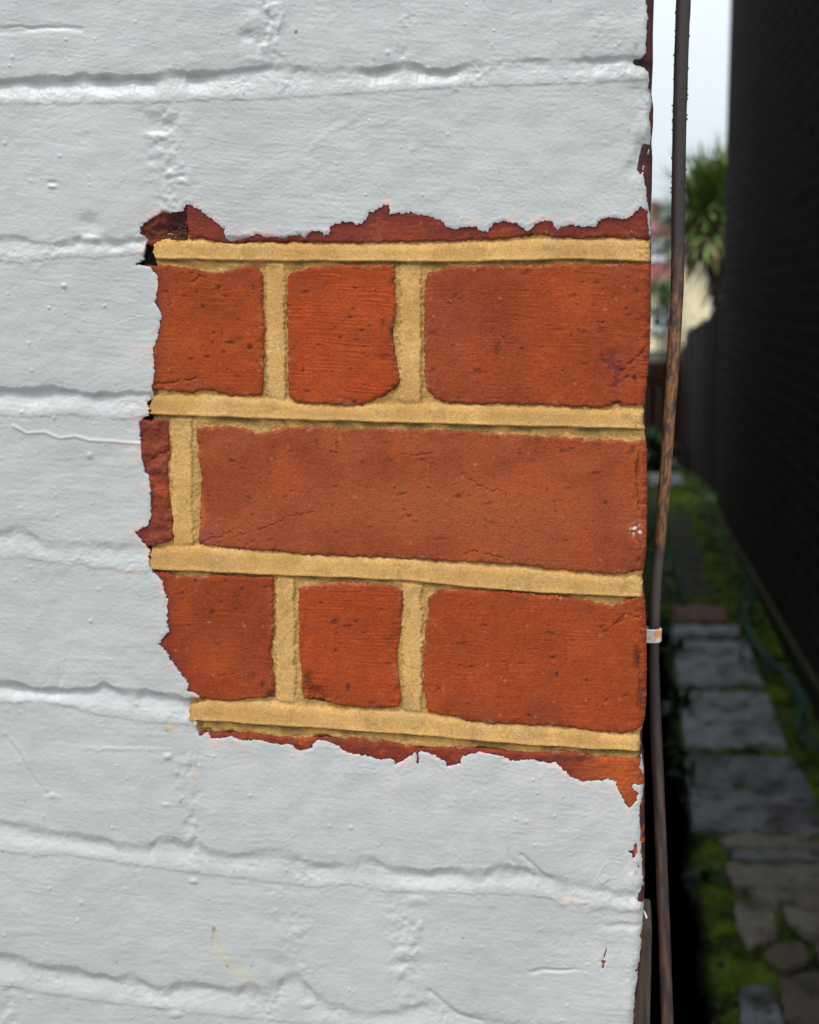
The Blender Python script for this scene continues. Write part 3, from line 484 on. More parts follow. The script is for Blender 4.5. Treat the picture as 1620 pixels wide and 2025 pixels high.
# ---- mortar: four raised bed joints, five head joints, with sand smeared below each cut line
BED = [([(303,471),(454,478),(590,481),(800,483),(883,480),(980,476),(1062,472),(1180,472),(1330,475)], [(303,511),(454,515),(600,516),(793,517),(919,518),(1060,514),(1152,512),(1230,516),(1330,518)]),
       ([(296,781),(403,781),(480,786),(556,791),(624,801),(700,803),(794,797),(860,799),(991,802),(1100,806),(1195,809),(1330,804)], [(296,820),(390,823),(488,827),(620,831),(740,835),(800,836),(955,841),(1100,844),(1330,850)]),
       ([(296,1083),(386,1079),(470,1086),(556,1094),(680,1100),(800,1105),(851,1111),(999,1121),(1060,1127),(1110,1132),(1221,1141),(1330,1139)], [(296,1126),(420,1132),(556,1138),(680,1143),(800,1148),(925,1161),(1073,1173),(1232,1180),(1330,1182)]),
       ([(370,1394),(396,1386),(488,1386),(590,1394),(691,1404),(800,1408),(851,1413),(962,1431),(1147,1441),(1221,1454),(1330,1452)], [(370,1424),(450,1429),(522,1434),(640,1441),(740,1449),(800,1452),(962,1467),(1110,1478),(1330,1490)])]
HEAD = [(0,527,561,529,563,500,588),(0,792,831,793,832,730,860),(1,338,377,342,380,318,408),(2,546,580,548,582,528,608),(2,798,833,799,832,776,862)]
st = 1.5
Um, Vm = grid(np.arange(262, 1304, st), np.arange(440, 1540, st))
hm = -1.32 + .45 * fbm(Um, Vm, 30, 801, 3) + .30 * fbm(Um, Vm, 9, 803, 2) + .12 * perlin(Um / 3.5, Vm / 3.5, 805)
lab = np.full(Um.shape, -1); dirty = np.zeros(Um.shape); ribbon = np.zeros(Um.shape); cutline = np.zeros(Um.shape)
wu = 3.2 * perlin(Um / 25, Vm / 25, 807) + 2.4 * perlin(Um / 7, Vm / 7, 808)
for k, (row, a0, b0, a1, b1, x0, x1) in enumerate(HEAD):
    top = poly(BED[row][1])(Um); bot = poly(BED[row + 1][0])(Um)
    f = (Vm - top) / (bot - top); a = a0 + (a1 - a0) * f + wu; b = b0 + (b1 - b0) * f + wu
    m = smooth(-3, 2, Um - a) * smooth(-2.5, 1.5, b - Um) * smooth(-.02, .03, f) * smooth(1.02, .97, f)
    hm = hm * (1 - m) + m * (-.25 + .10 * fbm(Um, Vm, 26, 811 + k, 3) + .05 * perlin(Um / 4, Vm / 4, 812))
    lab = np.where((f > -.05) & (f < 1.05) & (Um > x0) & (Um < x1), 10 + k, lab)
    dirty = np.maximum(dirty, .5 * np.exp(-((Um - b - 1.5) / 2) ** 2) * (f > 0) * (f < 1) * smooth(-.1, .5, fbm(Um, Vm, 50, 813, 2)))
for k, (T, Bt) in enumerate(BED):
    t = poly(T)(Um) + 3 * perlin(Um / 24, Vm * 0 + k, 820) + 2 * perlin(Um / 8, Vm * 0 + k, 822); b = poly(Bt)(Um) + 1.5 * perlin(Um / 60, Vm * 0 + k, 821) + .5 * perlin(Um / 9, Vm * 0 + k, 819)
    m = smooth(-5, 6, Vm - t) * smooth(1.5, -1.5, Vm - b)
    ribbon = np.maximum(ribbon, m)
    face = .15 + .12 * fbm(Um, Vm, 50, 823, 3) + .035 * perlin(Um / 4, Vm / 4, 824) - .5 * smooth(14, 0, Vm - t) + .25 * smooth(10, 0, b - Vm)
    # the cut line sits in a little groove under the ribbon
    groove = np.exp(-((Vm - b - 3.5) / 3.0) ** 2) * (1.0 + .8 * perlin(Um / 40, Vm * 0 + k, 825))
    hm = hm * (1 - m) + m * face - (1 - m) * groove * .6
    cutline = np.maximum(cutline, np.exp(-((Vm - b - 2.2) / 1.7) ** 2) * smooth(-.35, .25, perlin(Um / 35, Vm * 0 + k, 828)))
    edge = smooth(1240, 1275, Um); hm += edge * m * .4 * fbm(Um, Vm, 9, 826, 2)
    bl = (Vm > t - 12) & (Vm < b + 8)
    lab = np.where(bl | ((lab < 0) & (Vm > b) & (Vm < b + 44)), k, lab)
    dirty = np.maximum(dirty, (.75 * np.exp(-((Vm - b - 5) / 4.5) ** 2) + .35 * np.exp(-((Vm - b - 12) / 8) ** 2)) * smooth(-.35, .5, fbm(Um, Vm, 60, 827 + k, 3) + .15))
    dirty = np.maximum(dirty, .5 * np.exp(-((Vm - t) / 3) ** 2) * smooth(0, .6, fbm(Um, Vm, 70, 830 + k, 2)))
em = SIL(Vm) - 2 - Um + 2.5 * perlin(Um / 10, Vm / 10, 831); holm = sdf_poly(HOLE, Um, Vm)
hm = np.maximum(hm, -2.5) - edge_round(em, 12, 3.0) - 2.2 * smooth(12, 3, holm) * (1 - ribbon) + 2.5 * smooth(2, -5, holm)
cm = np.empty(Um.shape + (3,)); cm[:] = (.74, .425, .142)
cm = blend(cm, .6 * smooth(.05, .5, fbm(Um, Vm, 70, 848, 3)), (.72, .44, .17)); cm = blend(cm, .3 * smooth(.15, .55, fbm(Um, Vm, 34, 849, 3)), (.36, .22, .075))
cm *= (1 + .14 * fbm(Um, Vm, 90, 841, 3) + .14 * fbm(Um, Vm, 7, 843, 2) + .12 * perlin(Um / 2.6, Vm / 2.6, 844))[..., None]
cm = blend(cm, .5 * smooth(-.1, .5, fbm(Um, Vm, 170, 845, 3)), (.60, .32, .092))
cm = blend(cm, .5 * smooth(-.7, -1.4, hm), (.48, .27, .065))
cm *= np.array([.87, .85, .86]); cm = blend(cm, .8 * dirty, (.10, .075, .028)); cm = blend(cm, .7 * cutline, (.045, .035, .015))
lim = np.interp(Vm, [440, 500, 525, 700, 779, 800, 830, 1000, 1080, 1110, 1140, 1380, 1383, 1600], [306, 304, 310, 300, 300, 297, 300, 320, 300, 297, 300, 376, 376, 385]) + 3 * perlin(Um / 9, Vm / 9, 846) + 2 * perlin(Um / 4, Vm / 4, 847)
sm = np.minimum(np.minimum(em, holm + 8), Um - lim)
Um2, Vm2, km = snap(Um, Vm, sm, st)
cl = lab[:-1, :-1]
for k in list(range(4)) + list(range(10, 15)):
    o = link('bed_joint' if k < 4 else 'head_joint', field_mesh('mortar', Um2, Vm2, hm, km & (cl == k), cm, 9), MORTAR, WALLO)

# ---- dark backing behind the patch, the body of the house, its return wall
def box(bm, x0, x1, y0, y1, z0, z1):
    r = bmesh.ops.create_cube(bm, size=1)
    bmesh.ops.scale(bm, vec=(x1 - x0, y1 - y0, z1 - z0), verts=r['verts'])
    bmesh.ops.translate(bm, vec=((x0 + x1) / 2, (y0 + y1) / 2, (z0 + z1) / 2), verts=r['verts'])
    return r['verts']
def bmo(name, bm, m, parent=None, smooth_=False, bevel=0):
    if bevel: bmesh.ops.bevel(bm, geom=list(bm.edges), offset=bevel, segments=2, affect='EDGES', profile=.6)
    me = bpy.data.meshes.new(name); bm.to_mesh(me); bm.free()
    if smooth_: me.polygons.foreach_set('use_smooth', [True] * len(me.polygons))
    return link(name, me, m, parent)
def boxo(name, m, parent, *d, bevel=0):
    bm = bmesh.new(); box(bm, *d); return bmo(name, bm, m, parent, bevel=bevel)
def brick_mat(name, c1, c2, cm_, scale=1, rough=.85, rot=None, bump=.004):
    m = bpy.data.materials.new(name); m.use_nodes = True; t = m.node_tree; N = t.nodes; L = t.links; b = N['Principled BSDF']
    b.inputs['Roughness'].default_value = rough
    tc = N.new('ShaderNodeTexCoord'); mp = N.new('ShaderNodeMapping'); L.new(tc.outputs['Object'], mp.inputs[0])
    if rot: mp.inputs['Rotation'].default_value = rot
    br = N.new('ShaderNodeTexBrick'); L.new(mp.outputs[0], br.inputs['Vector'])
    br.inputs['Scale'].default_value = 1 / scale; br.inputs['Brick Width'].default_value = .225; br.inputs['Row Height'].default_value = .075; br.inputs['Mortar Size'].default_value = .006
    br.inputs['Color1'].default_value = (*c1, 1); br.inputs['Color2'].default_value = (*c2, 1); br.inputs['Mortar'].default_value = (*cm_, 1)
    n = N.new('ShaderNodeTexNoise'); n.inputs['Scale'].default_value = 30; n.inputs['Detail'].default_value = 6; L.new(tc.outputs['Object'], n.inputs['Vector'])
    x = N.new('ShaderNodeMix'); x.data_type = 'RGBA'; x.blend_type = 'MULTIPLY'; x.inputs['Factor'].default_value = .8
    L.new(br.outputs['Color'], x.inputs['A']); L.new(n.outputs['Fac'], x.inputs['B']); L.new(x.outputs['Result'], b.inputs['Base Color'])
    ad = N.new('ShaderNodeMath'); ad.operation = 'SUBTRACT'; L.new(n.outputs['Fac'], ad.inputs[0]); L.new(br.outputs['Fac'], ad.inputs[1])
    bp = N.new('ShaderNodeBump'); bp.inputs['Distance'].default_value = bump; L.new(ad.outputs[0], bp.inputs['Height']); L.new(bp.outputs[0], b.inputs['Normal'])
    return m
WHITEB = brick_mat('white_painted_bricks', (.8, .83, .85), (.78, .82, .84), (.8, .83, .85), rot=(math.pi / 2, 0, 0))
SIDEB = brick_mat('dark_red_return_bricks', (.2, .07, .05), (.14, .05, .04), (.2, .17, .13), rot=(-math.pi / 2, math.pi / 2, 0))
boxo('gap_shade_backing', GAP_SHADE, WALLO, WX(240, 400)[0], .004, .0070, .012, WX(500, 1650)[2], WX(500, 370)[2])  # dark sheet whose colour stands for the shade in the gaps
xr = .0075
boxo('front_wall', WHITEB, WALLO, -6, xr - .004, .0125, .022, 0, 6)
boxo('side_wall', SIDEB, WALLO, -5.9, xr - .003, .0225, 9.0, 0, 6)

# loose flake of paint sticking out at the corner
fl = at_y(np.array([1271, 1273, 1277, 1281, 1278, 1274]), np.array([1790, 1800, 1806, 1815, 1817, 1806]), .002)
bm = bmesh.new(); vv = [bm.verts.new(p) for p in fl]; f = bm.faces.new(vv); g = bmesh.ops.extrude_face_region(bm, geom=[f])
bmesh.ops.translate(bm, vec=(0, .0006, 0), verts=[v for v in g['geom'] if isinstance(v, bmesh.types.BMVert)])
bmo('paint_flake', bm, mat('white_paint_flake', (.72, .73, .72), .6), WALLO)

# ================================================================== CABLE AND CLIP
def tube(path, rad, n=14, col=None, name='tube', caps=True, hfun=None):
    P = np.array(path, float); k = len(P); rad = np.broadcast_to(rad, (k,))
    T = np.gradient(P, axis=0); T /= np.linalg.norm(T, axis=1)[:, None]
    ref = np.array([0, 1, 0.]) if abs(T[0, 1]) < .8 else np.array([1, 0, 0.])
    A = np.cross(T, ref); A /= np.linalg.norm(A, axis=1)[:, None]; Bn = np.cross(T, A)
    th = np.linspace(0, 2 * np.pi, n, endpoint=False)
    r = rad[:, None] * np.ones(n) if hfun is None else rad[:, None] + hfun(np.arange(k)[:, None] * np.ones(n), th[None] * np.ones((k, 1)))
    co = P[:, None] + r[..., None] * (np.cos(th)[None, :, None] * A[:, None] + np.sin(th)[None, :, None] * Bn[:, None])
    i = np.arange(k - 1)[:, None] * n; j = np.arange(n)[None]
    q = np.stack([i + j, i + (j + 1) % n, i + n + (j + 1) % n, i + n + j], -1).reshape(-1, 4)
    co = co.reshape(-1, 3)
    c = None if col is None else col.reshape(-1, 3)
    return mesh_np(name, co, q, c)
CP = np.array([(1354,-260),(1353,-100),(1352,0),(1348,100),(1345,200),(1342.5,330),(1341,450),(1340,560),(1335,650),(1328,760),(1322,850),(1315,950),(1307,1050),(1299,1130),(1295.5,1180),(1294,1240),(1292.5,1300),(1296,1400),(1300,1500),(1304.5,1600),(1308,1700),(1312,1800),(1316,1900),(1320,2025),(1325,2200),(1330,2500),(1335,3000)], float)
vv = np.arange(-260, 2700, 4.0)
def smoothed(p, x, w):
    y = np.interp(x, p[:, 1], p[:, 0]); k = np.hanning(w); k /= k.sum()
    return np.convolve(np.pad(y, w // 2, mode='edge'), k, 'valid')[:len(x)]
uu = smoothed(CP, vv, 25)
CY = .016
path = at_y(uu, vv, CY)
rad_px = np.interp(vv, [-300, 0, 500, 1000, 1240, 1500, 2025, 2700], [13.2, 13.2, 12.4, 11.5, 10.8, 11.8, 12.6, 13])
rad = rad_px / F * .60
KN, NN = len(vv), 20
kk = vv[:, None] * np.ones(NN); tt = np.linspace(0, 2 * np.pi, NN, endpoint=False)[None] * np.ones((KN, 1))
cx, sx = np.cos(tt) * 11, np.sin(tt) * 11
cc = np.empty((KN, NN, 3)); cc[:] = (.042, .029, .026)
rust = smooth(430, 700, kk) * smooth(1100, 1060, kk) * smooth(-.35, .2, fbm(cx * 3 + 50, kk * .45, 16, 901, 3) + .35 * smooth(480, 800, kk))
cc = blend(cc, .92 * rust, (.25, .105, .04))
cc = blend(cc, .6 * rust * smooth(.0, .4, fbm(cx * 3 + 9, kk * .6, 12, 902, 2)), (.36, .16, .065))
cc = blend(cc, .8 * smooth(500, 560, kk) * smooth(1090, 1050, kk) * smooth(.12, .32, fbm(cx * 3, kk * .5, 13, 903, 2)), (.04, .028, .025))
cc = blend(cc, .7 * smooth(1080, 1110, kk) * smooth(1250, 1200, kk), (.10, .07, .055))
cc = blend(cc, .75 * smooth(1300, 1650, kk) * smooth(-.3, .4, fbm(cx * 3, kk * .3, 25, 904, 2)), (.14, .064, .042))
cc = blend(cc, .9 * np.exp(-((kk - 1152) / 20) ** 2) * np.exp(-((tt - 5.6) / .35) ** 2), (.7, .66, .6))
CABLEM = mat('weathered_cable', rough=.5, attr=True, bump=(900, .00012, 4), mix=[(1500, 3, .7, .5, .7)], spec=.45)
bump_h = lambda i, t: .00014 * perlin(np.cos(t) * 2 + i * .02, np.sin(t) * 2 + i * .05, 905) + .00005 * perlin(np.cos(t) * 6 + i * .1, np.sin(t) * 6 + i * .1, 906)
cable = link('cable', tube(path, rad, NN, cc, 'cable', hfun=bump_h), CABLEM)
tag(cable, 'dark rusty cable hanging down the corner of the brick wall', 'cable')
DROP = mat('water', (.8, .85, .9), .03, spec=.9)
DROP.node_tree.nodes['Principled BSDF'].inputs['Transmission Weight'].default_value = 1.0
DROP.node_tree.nodes['Principled BSDF'].inputs['IOR'].default_value = 1.33
bm = bmesh.new(); bmesh.ops.create_icosphere(bm, subdivisions=2, radius=1); dm = bpy.data.meshes.new('water_drop'); bm.to_mesh(dm); bm.free()
dm.polygons.foreach_set('use_smooth', [True] * len(dm.polygons)); dm.materials.append(DROP)
r = np.random.default_rng(21)
for k in range(46):
    v = r.choice([r.uniform(20, 700), r.uniform(100, 480)]); j = int((v + 260) / 4)
    side = r.choice([-1, 1, 0], p=[.42, .3, .28]); a = {-1: math.pi, 1: 0, 0: 0}[side] + r.uniform(-.5, .5)
    off = np.array([math.cos(a), 0, 0]) if side else np.array([r.uniform(-.5, .7), -.8, 0]); off = off / np.linalg.norm(off)
    o = bpy.data.objects.new('water_drop', dm); S.collection.objects.link(o); o.parent = cable
    q = r.uniform(.00028, .0006); o.location = path[j] + off * (rad[j] + .15 * q); o.scale = (q * .8, q * .8, q * 1.15)
# clip
clip = empty('cable_clip', tuple(at_y(np.array([1293.]), np.array([1255.]), CY)[0]), label='small white plastic clip with an orange stain holding the cable to the corner', cat='cable clip')
bm = bmesh.new()
c0 = at_y(np.array([1293.]), np.array([1255.]), CY)[0]; rc = .60 / F
n = 16; ring = []
for zz, e in ((-.0034, 0), (-.003, .0003), (.003, .0003), (.0034, 0)):
    ro = 14.5 * rc + e; ri = 11.3 * rc
    prof = [(-4.6 * .001 - .002, -ro), ] + [(math.cos(a) * ro, math.sin(a) * ro) for a in np.linspace(-math.pi / 2, math.pi / 2, n)] + [(-.0066, ro), (-.0066, ri)] + [(math.cos(a) * ri, math.sin(a) * ri) for a in np.linspace(math.pi / 2, -math.pi / 2, n)] + [(-.0066, -ri)]
    ring.append([bm.verts.new((x, y, zz)) for x, y in prof])
for a, b in zip(ring[:-1], ring[1:]):
    for i in range(len(a)): bm.faces.new((a[i], a[(i + 1) % len(a)], b[(i + 1) % len(a)], b[i]))
bm.faces.new(ring[0][::-1]); bm.faces.new(ring[-1])
bmesh.ops.recalc_face_normals(bm, faces=bm.faces)
CLIPM = mat('stained_white_plastic', (.72, .68, .62), .45, mix=[(170, 2, (.72, .30, .10), .47, .62)])
bmo('saddle', bm, CLIPM, clip)
bm = bmesh.new(); bmesh.ops.create_cone(bm, cap_ends=True, segments=12, radius1=.0016, radius2=.0016, depth=.003)
bmesh.ops.rotate(bm, cent=(0, 0, 0), matrix=Matrix.Rotation(math.pi / 2, 3, 'Y'), verts=bm.verts); bmesh.ops.translate(bm, vec=(.0014, .0055, 0), verts=bm.verts)
bmo('nail', bm, mat('steel_nail', (.3, .28, .26), .4, metal=1), clip)

# grey brown batten fixed low on the return wall
p = at_y(np.array([1262., 1287.]), np.array([1900., 1900.]), .12)
bm = bmesh.new(); zt = at_y(np.array([1275.]), np.array([1822.]), .12)[0][2]
box(bm, xr, p[1][0], .11, .15, .02, zt)
bt = bmo('timber_batten', bm, mat('grey_brown_timber', (.16, .11, .08), .85, mix=[(40, 5, .45, .4, .7)], stretch=(6, 6, .6), bump=(60, .002)), None, bevel=.002)
tag(bt, 'grey brown timber batten standing low against the return wall behind the cable', 'batten')


# ================================================================== GROUND
def plain(name, pts, m, kind='structure'):
    me = bpy.data.meshes.new(name); me.from_pydata([tuple(p) for p in pts], [], [tuple(range(len(pts)))]); o = link(name, me, m); o['kind'] = kind; return o
SOIL = mat('shade_black_wet_soil', (.012, .012, .009), .8, mix=[(14, 5, (.02, .018, .012), .45, .7)], bump=(40, .02, 6))  # soil blackened to carry the deep shade beside the house
plain('ground', [(-400, -60, 0), (400, -60, 0), (400, 500, 0), (-400, 500, 0)], SOIL)
PAVE = mat('grey_paving', (.22, .21, .2), .8, mix=[(6, 5, .7, .4, .7)], bump=(120, .003))
plain('pavement', [(-30, -40, .004), (30, -40, .004), (30, -.06, .004), (-30, -.06, .004)], PAVE)

# moss along both edges of the path
xs = np.arange(.02, .665, .011); ysg = np.concatenate([np.arange(1.35, 4.6, .011), np.arange(4.6, 9.6, .02)])
Xg, Yg = np.meshgrid(xs, ysg)
left = .205 - .13 * smooth(4.3, 5.2, Yg) + .03 * perlin(Yg / .35, Xg * 0, 1001) + .012 * perlin(Yg / .08, Xg * 0, 1002)
hg = .012 + .02 * fbm(Xg, Yg, .12, 1003, 3) + .012 * perlin(Xg / .035, Yg / .035, 1004) + .006 * perlin(Xg / .018, Yg / .018, 1005)
hg *= smooth(-.02, .03, Xg - left); hg += .012 * smooth(.56, .64, Xg)
cg = np.empty(Xg.shape + (3,)); cg[:] = (.13, .21, .024)
cg = blend(cg, smooth(-.1, .5, fbm(Xg, Yg, .16, 1006, 3)), (.23, .33, .028))
cg = blend(cg, .8 * smooth(.0, .5, fbm(Xg, Yg, .11, 1007, 3)), (.022, .03, .012))
cg = blend(cg, smooth(.02, -.02, Xg - left), (.009, .009, .007))  # black strip along the house: shade of the gap painted in
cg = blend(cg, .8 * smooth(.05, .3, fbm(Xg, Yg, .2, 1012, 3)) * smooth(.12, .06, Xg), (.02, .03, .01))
far = smooth(4.9, 5.3, Yg) * smooth(8.0, 6.6, Yg) * smooth(.05, .0, np.abs(Xg - .345) - .06 + .03 * perlin(Xg / .2, Yg / .3, 1008))
cg = blend(cg, .85 * far, (.15, .14, .13)); hg = hg * (1 - .7 * far)
nn = np.arange(Xg.size).reshape(Xg.shape)
q = np.stack([nn[:-1, :-1], nn[:-1, 1:], nn[1:, 1:], nn[1:, :-1]], -1).reshape(-1, 4)
MOSS = mat('moss', rough=.95, attr=True, bump=(260, .006, 5), mix=[(160, 4, .45, .45, .7)], spec=.15)
o = link('moss', mesh_np('moss', np.stack([Xg, Yg, hg], -1).reshape(-1, 3), q, cg.reshape(-1, 3)), MOSS); o['kind'] = 'stuff'
tag(o, 'bright green moss growing along both edges of the path')

# paving: each slab or stone a thing of its own
def slab(name, pts, z, th, m, label, group, cat, rough_=.007, flat=.004, seed=0):
    g = gnd(np.array([p[0] for p in pts], float), np.array([p[1] for p in pts], float), z)
    c = g.mean(0); ring = []
    r_ = np.random.default_rng(seed)
    n = len(g)
    dense = []
    for i in range(n):
        a, b = g[i], g[(i + 1) % n]; k = max(3, int(np.linalg.norm(b - a) / .009))
        for j in range(k): dense.append(a + (b - a) * j / k)
    D = np.array(dense); k = len(D)
    ker = np.array([1, 2, 3, 2, 1.]); ker /= ker.sum()
    D = sum(np.roll(D, s_ - 2, 0) * ker[s_] for s_ in range(5))
    t = np.arange(k) / k * 2 * np.pi
    D[:, :2] += (rough_ * perlin(np.cos(t) * 4 + seed, np.sin(t) * 4, 1100 + seed) + .4 * rough_ * perlin(np.cos(t) * 14 + seed, np.sin(t) * 14, 1101))[:, None] * (D - c)[:, :2] / (np.linalg.norm((D - c)[:, :2], axis=1)[:, None] + 1e-6)
    co = []; fc = []
    fr = [(1.0, -th), (1.0, -.006), (.985, -.0015), (.96, 0)] + [(f, 0) for f in np.linspace(.88, .08, 9)]
    for f, dz in fr:
        P = c + (D - c) * f; P[:, 2] = z + dz
        if dz > -.003: P[:, 2] += flat * fbm(P[:, 0] + seed, P[:, 1], .09, 1110, 3)
        co.append(P)
    for i in range(len(fr) - 1):
        for j in range(k): fc.append((i * k + j, i * k + (j + 1) % k, (i + 1) * k + (j + 1) % k, (i + 1) * k + j))
    fc.append(tuple((len(fr) - 1) * k + j for j in range(k)))
    co = np.concatenate(co)
    me = bpy.data.meshes.new(name); me.from_pydata([tuple(p) for p in (co - [c[0], c[1], 0])], [], fc); me.update()
    bm = bmesh.new(); bm.from_mesh(me); bmesh.ops.recalc_face_normals(bm, faces=bm.faces); bm.to_mesh(me); bm.free()
    me.polygons.foreach_set('use_smooth', [True] * len(me.polygons))
    o = link(name, me, m); o.location = (c[0], c[1], 0)
    return tag(o, label, cat, group)
def stone_mat(name, c, c2, c3, rough=.55):
    return mat(name, c, rough, mix=[(9, 6, c2, .42, .66), (22, 5, c3, .52, .68), (150, 3, .6, .5, .7)], bump=(90, .003, 6), spec=.4)
GREYS = stone_mat('wet_grey_concrete', (.44, .455, .47), (.22, .225, .225), (.06, .065, .05))
GREYD = stone_mat('dirty_grey_concrete', (.30, .30, .32), (.085, .075, .068), (.03, .028, .022))
BUFF = stone_mat('buff_stone', (.36, .31, .245), (.22, .18, .14), (.09, .085, .05))
BUFD = stone_mat('brown_gravelly_stone', (.19, .15, .11), (.11, .085, .06), (.05, .05, .03))
REDST = stone_mat('dark_red_brick_step', (.34, .055, .02), (.19, .035, .016), (.04, .025, .018))
G1 = 'concrete slabs of the alley path'
slab('paving_slab', [(1284,936),(1347,935),(1352,957),(1282,958)], .03, .03, GREYS, 'pale far slab across the end of the alley below the planter', G1, 'paving slab', seed=1)
slab('brick_step', [(1330,1196),(1434,1196),(1444,1228),(1329,1229)], .025, .03, REDST, 'dark red brick strip across the path before the concrete slabs', None, 'step', seed=2)
slab('paving_slab', [(1330,1234),(1462,1236),(1464,1255),(1330,1255)], .04, .05, GREYS, 'narrow pale kerb slab just in front of the red brick strip', G1, 'paving slab', seed=3)
slab('paving_slab', [(1333,1266),(1478,1266),(1512,1353),(1340,1351)], .03, .04, GREYS, 'wet grey slab with a weed at its left, second after the red brick strip', G1, 'paving slab', seed=4)
slab('paving_slab', [(1342,1364),(1519,1366),(1558,1479),(1352,1475)], .03, .04, GREYS, 'wet grey slab beside the bend of the green wire', G1, 'paving slab', seed=5)
slab('paving_slab', [(1352,1490),(1566,1494),(1640,1618),(1640,1650),(1500,1645),(1366,1624)], .03, .04, GREYD, 'nearest grey slab with a dirty brown right half, before the rough stones', G1, 'paving slab', seed=6)
G2 = 'rough stones of the near path'
slab('rough_stone', [(1418,1655),(1480,1647),(1640,1660),(1640,1680),(1500,1672),(1425,1668)], .035, .04, BUFF, 'thin buff stone edge next to the nearest grey slab', G2, 'stone', seed=7)
slab('rough_stone', [(1436,1680),(1540,1678),(1640,1688),(1640,1703),(1540,1698),(1450,1696)], .03, .04, GREYD, 'thin grey stone strip behind the big pale stone', G2, 'stone', seed=8)
slab('rough_stone', [(1432,1706),(1450,1703),(1475,1714),(1520,1706),(1570,1703),(1660,1708),(1660,1790),(1580,1784),(1500,1768),(1450,1748)], .045, .05, BUFF, 'largest pale stone lying across the mossy path', G2, 'stone', seed=9, flat=.006)
slab('rough_stone', [(1452,1775),(1500,1782),(1525,1790),(1538,1840),(1520,1858),(1470,1862),(1455,1830)], .035, .05, BUFF, 'square buff stone in the moss just below the largest pale stone', G2, 'stone', seed=10)
slab('rough_stone', [(1546,1793),(1600,1790),(1660,1796),(1660,1850),(1600,1842),(1560,1832)], .03, .05, BUFF, 'buff stone at the right picture edge below the largest pale stone', G2, 'stone', seed=11)
slab('rough_stone', [(1510,1880),(1545,1863),(1588,1858),(1602,1904),(1560,1916),(1520,1908)], .03, .05, BUFD, 'small brown stone in the middle of the mossy gap', G2, 'stone', seed=12)
slab('rough_stone', [(1612,1860),(1680,1862),(1680,1912),(1618,1908)], .03, .05, BUFD, 'brown stone cut off by the right picture edge beside the small one', G2, 'stone', seed=13)
slab('rough_stone', [(1535,1935),(1580,1922),(1700,1920),(1760,2100),(1580,2110),(1550,2010)], .035, .05, BUFD, 'large brown gravelly stone at the lower right corner', G2, 'stone', seed=14, flat=.006)
slab('rough_stone', [(1462,1945),(1522,1938),(1545,2010),(1560,2110),(1480,2110),(1466,2020)], .03, .05, GREYD, 'dark grey stone with a green edge left of the large brown one', G2, 'stone', seed=15, flat=.006)

# ================================================================== LEAVES
def leaf_strip(base, d, length, width, droop, seg=4, up=np.array([0, 0, 1.])):
    d = d / np.linalg.norm(d); side = np.cross(d, up); ns = np.linalg.norm(side)
    side = np.array([1., 0, 0]) if ns < 1e-3 else side / ns
    co = []; p = np.array(base, float); dd = d.copy()
    for i in range(seg + 1):
        f = i / seg; w_ = width * (.55 + .9 * f) * (1 - f) ** .6 * 1.2 if i < seg else 0
        co += [p - side * w_ / 2, p + side * w_ / 2]
        dd = dd + np.array([0, 0, -droop / seg]); dd /= np.linalg.norm(dd); p = p + dd * length / seg
    return co, [(2 * i, 2 * i + 1, 2 * i + 3, 2 * i + 2) for i in range(seg)]
def leaf_mesh(name, strips, cols=None):
    co = []; q = []; cl = []
    for i, (c, f) in enumerate(strips):
        n = len(co); co += c; q += [tuple(n + k for k in a) for a in f]; cl += [cols[i]] * len(c)
    return mesh_np(name, np.array(co), np.array(q), np.array(cl), True)
LEAF = mat('leaves', rough=.5, attr=True, spec=.3)
BARK = mat('bark', (.06, .045, .035), .9, mix=[(30, 5, .4, .4, .7)], bump=(40, .02))
def bush(name, c, rad, n, size, base, label, cat, seed, group=None, trunk=None):
    r = np.random.default_rng(seed); root = empty(name, (c[0], c[1], 0), label=label, cat=cat, group=group)
    st = []; cl = []; cl_c = [np.array(c) + (r.random(3) * 2 - 1) * np.array(rad) * .75 for _ in range(max(6, n // 60))]
    for k in range(n):
        cc_ = cl_c[r.integers(len(cl_c))]; p = cc_ + r.normal(size=3) * np.array(rad) * .22
        d = r.normal(size=3) + np.array([0, 0, .25]); st.append(leaf_strip(p - [c[0], c[1], 0], d, size * r.uniform(.6, 1.3), size * .45, r.uniform(.1, .8), 2))
        cl.append(np.array(base) * r.uniform(.55, 1.5) * np.array([r.uniform(.8, 1.25), 1, r.uniform(.7, 1.2)]))
    link('foliage', leaf_mesh('foliage', st, cl), LEAF, root)
    tb = c[2] if trunk is None else trunk
    link('stem', tube([(0, 0, 0), (.03 * rad[0], 0, tb * .5), (-.03 * rad[0], .02, tb)], [.08 * rad[0], .06 * rad[0], .04 * rad[0]], 8, None, 'stem'), BARK, root)
    return root
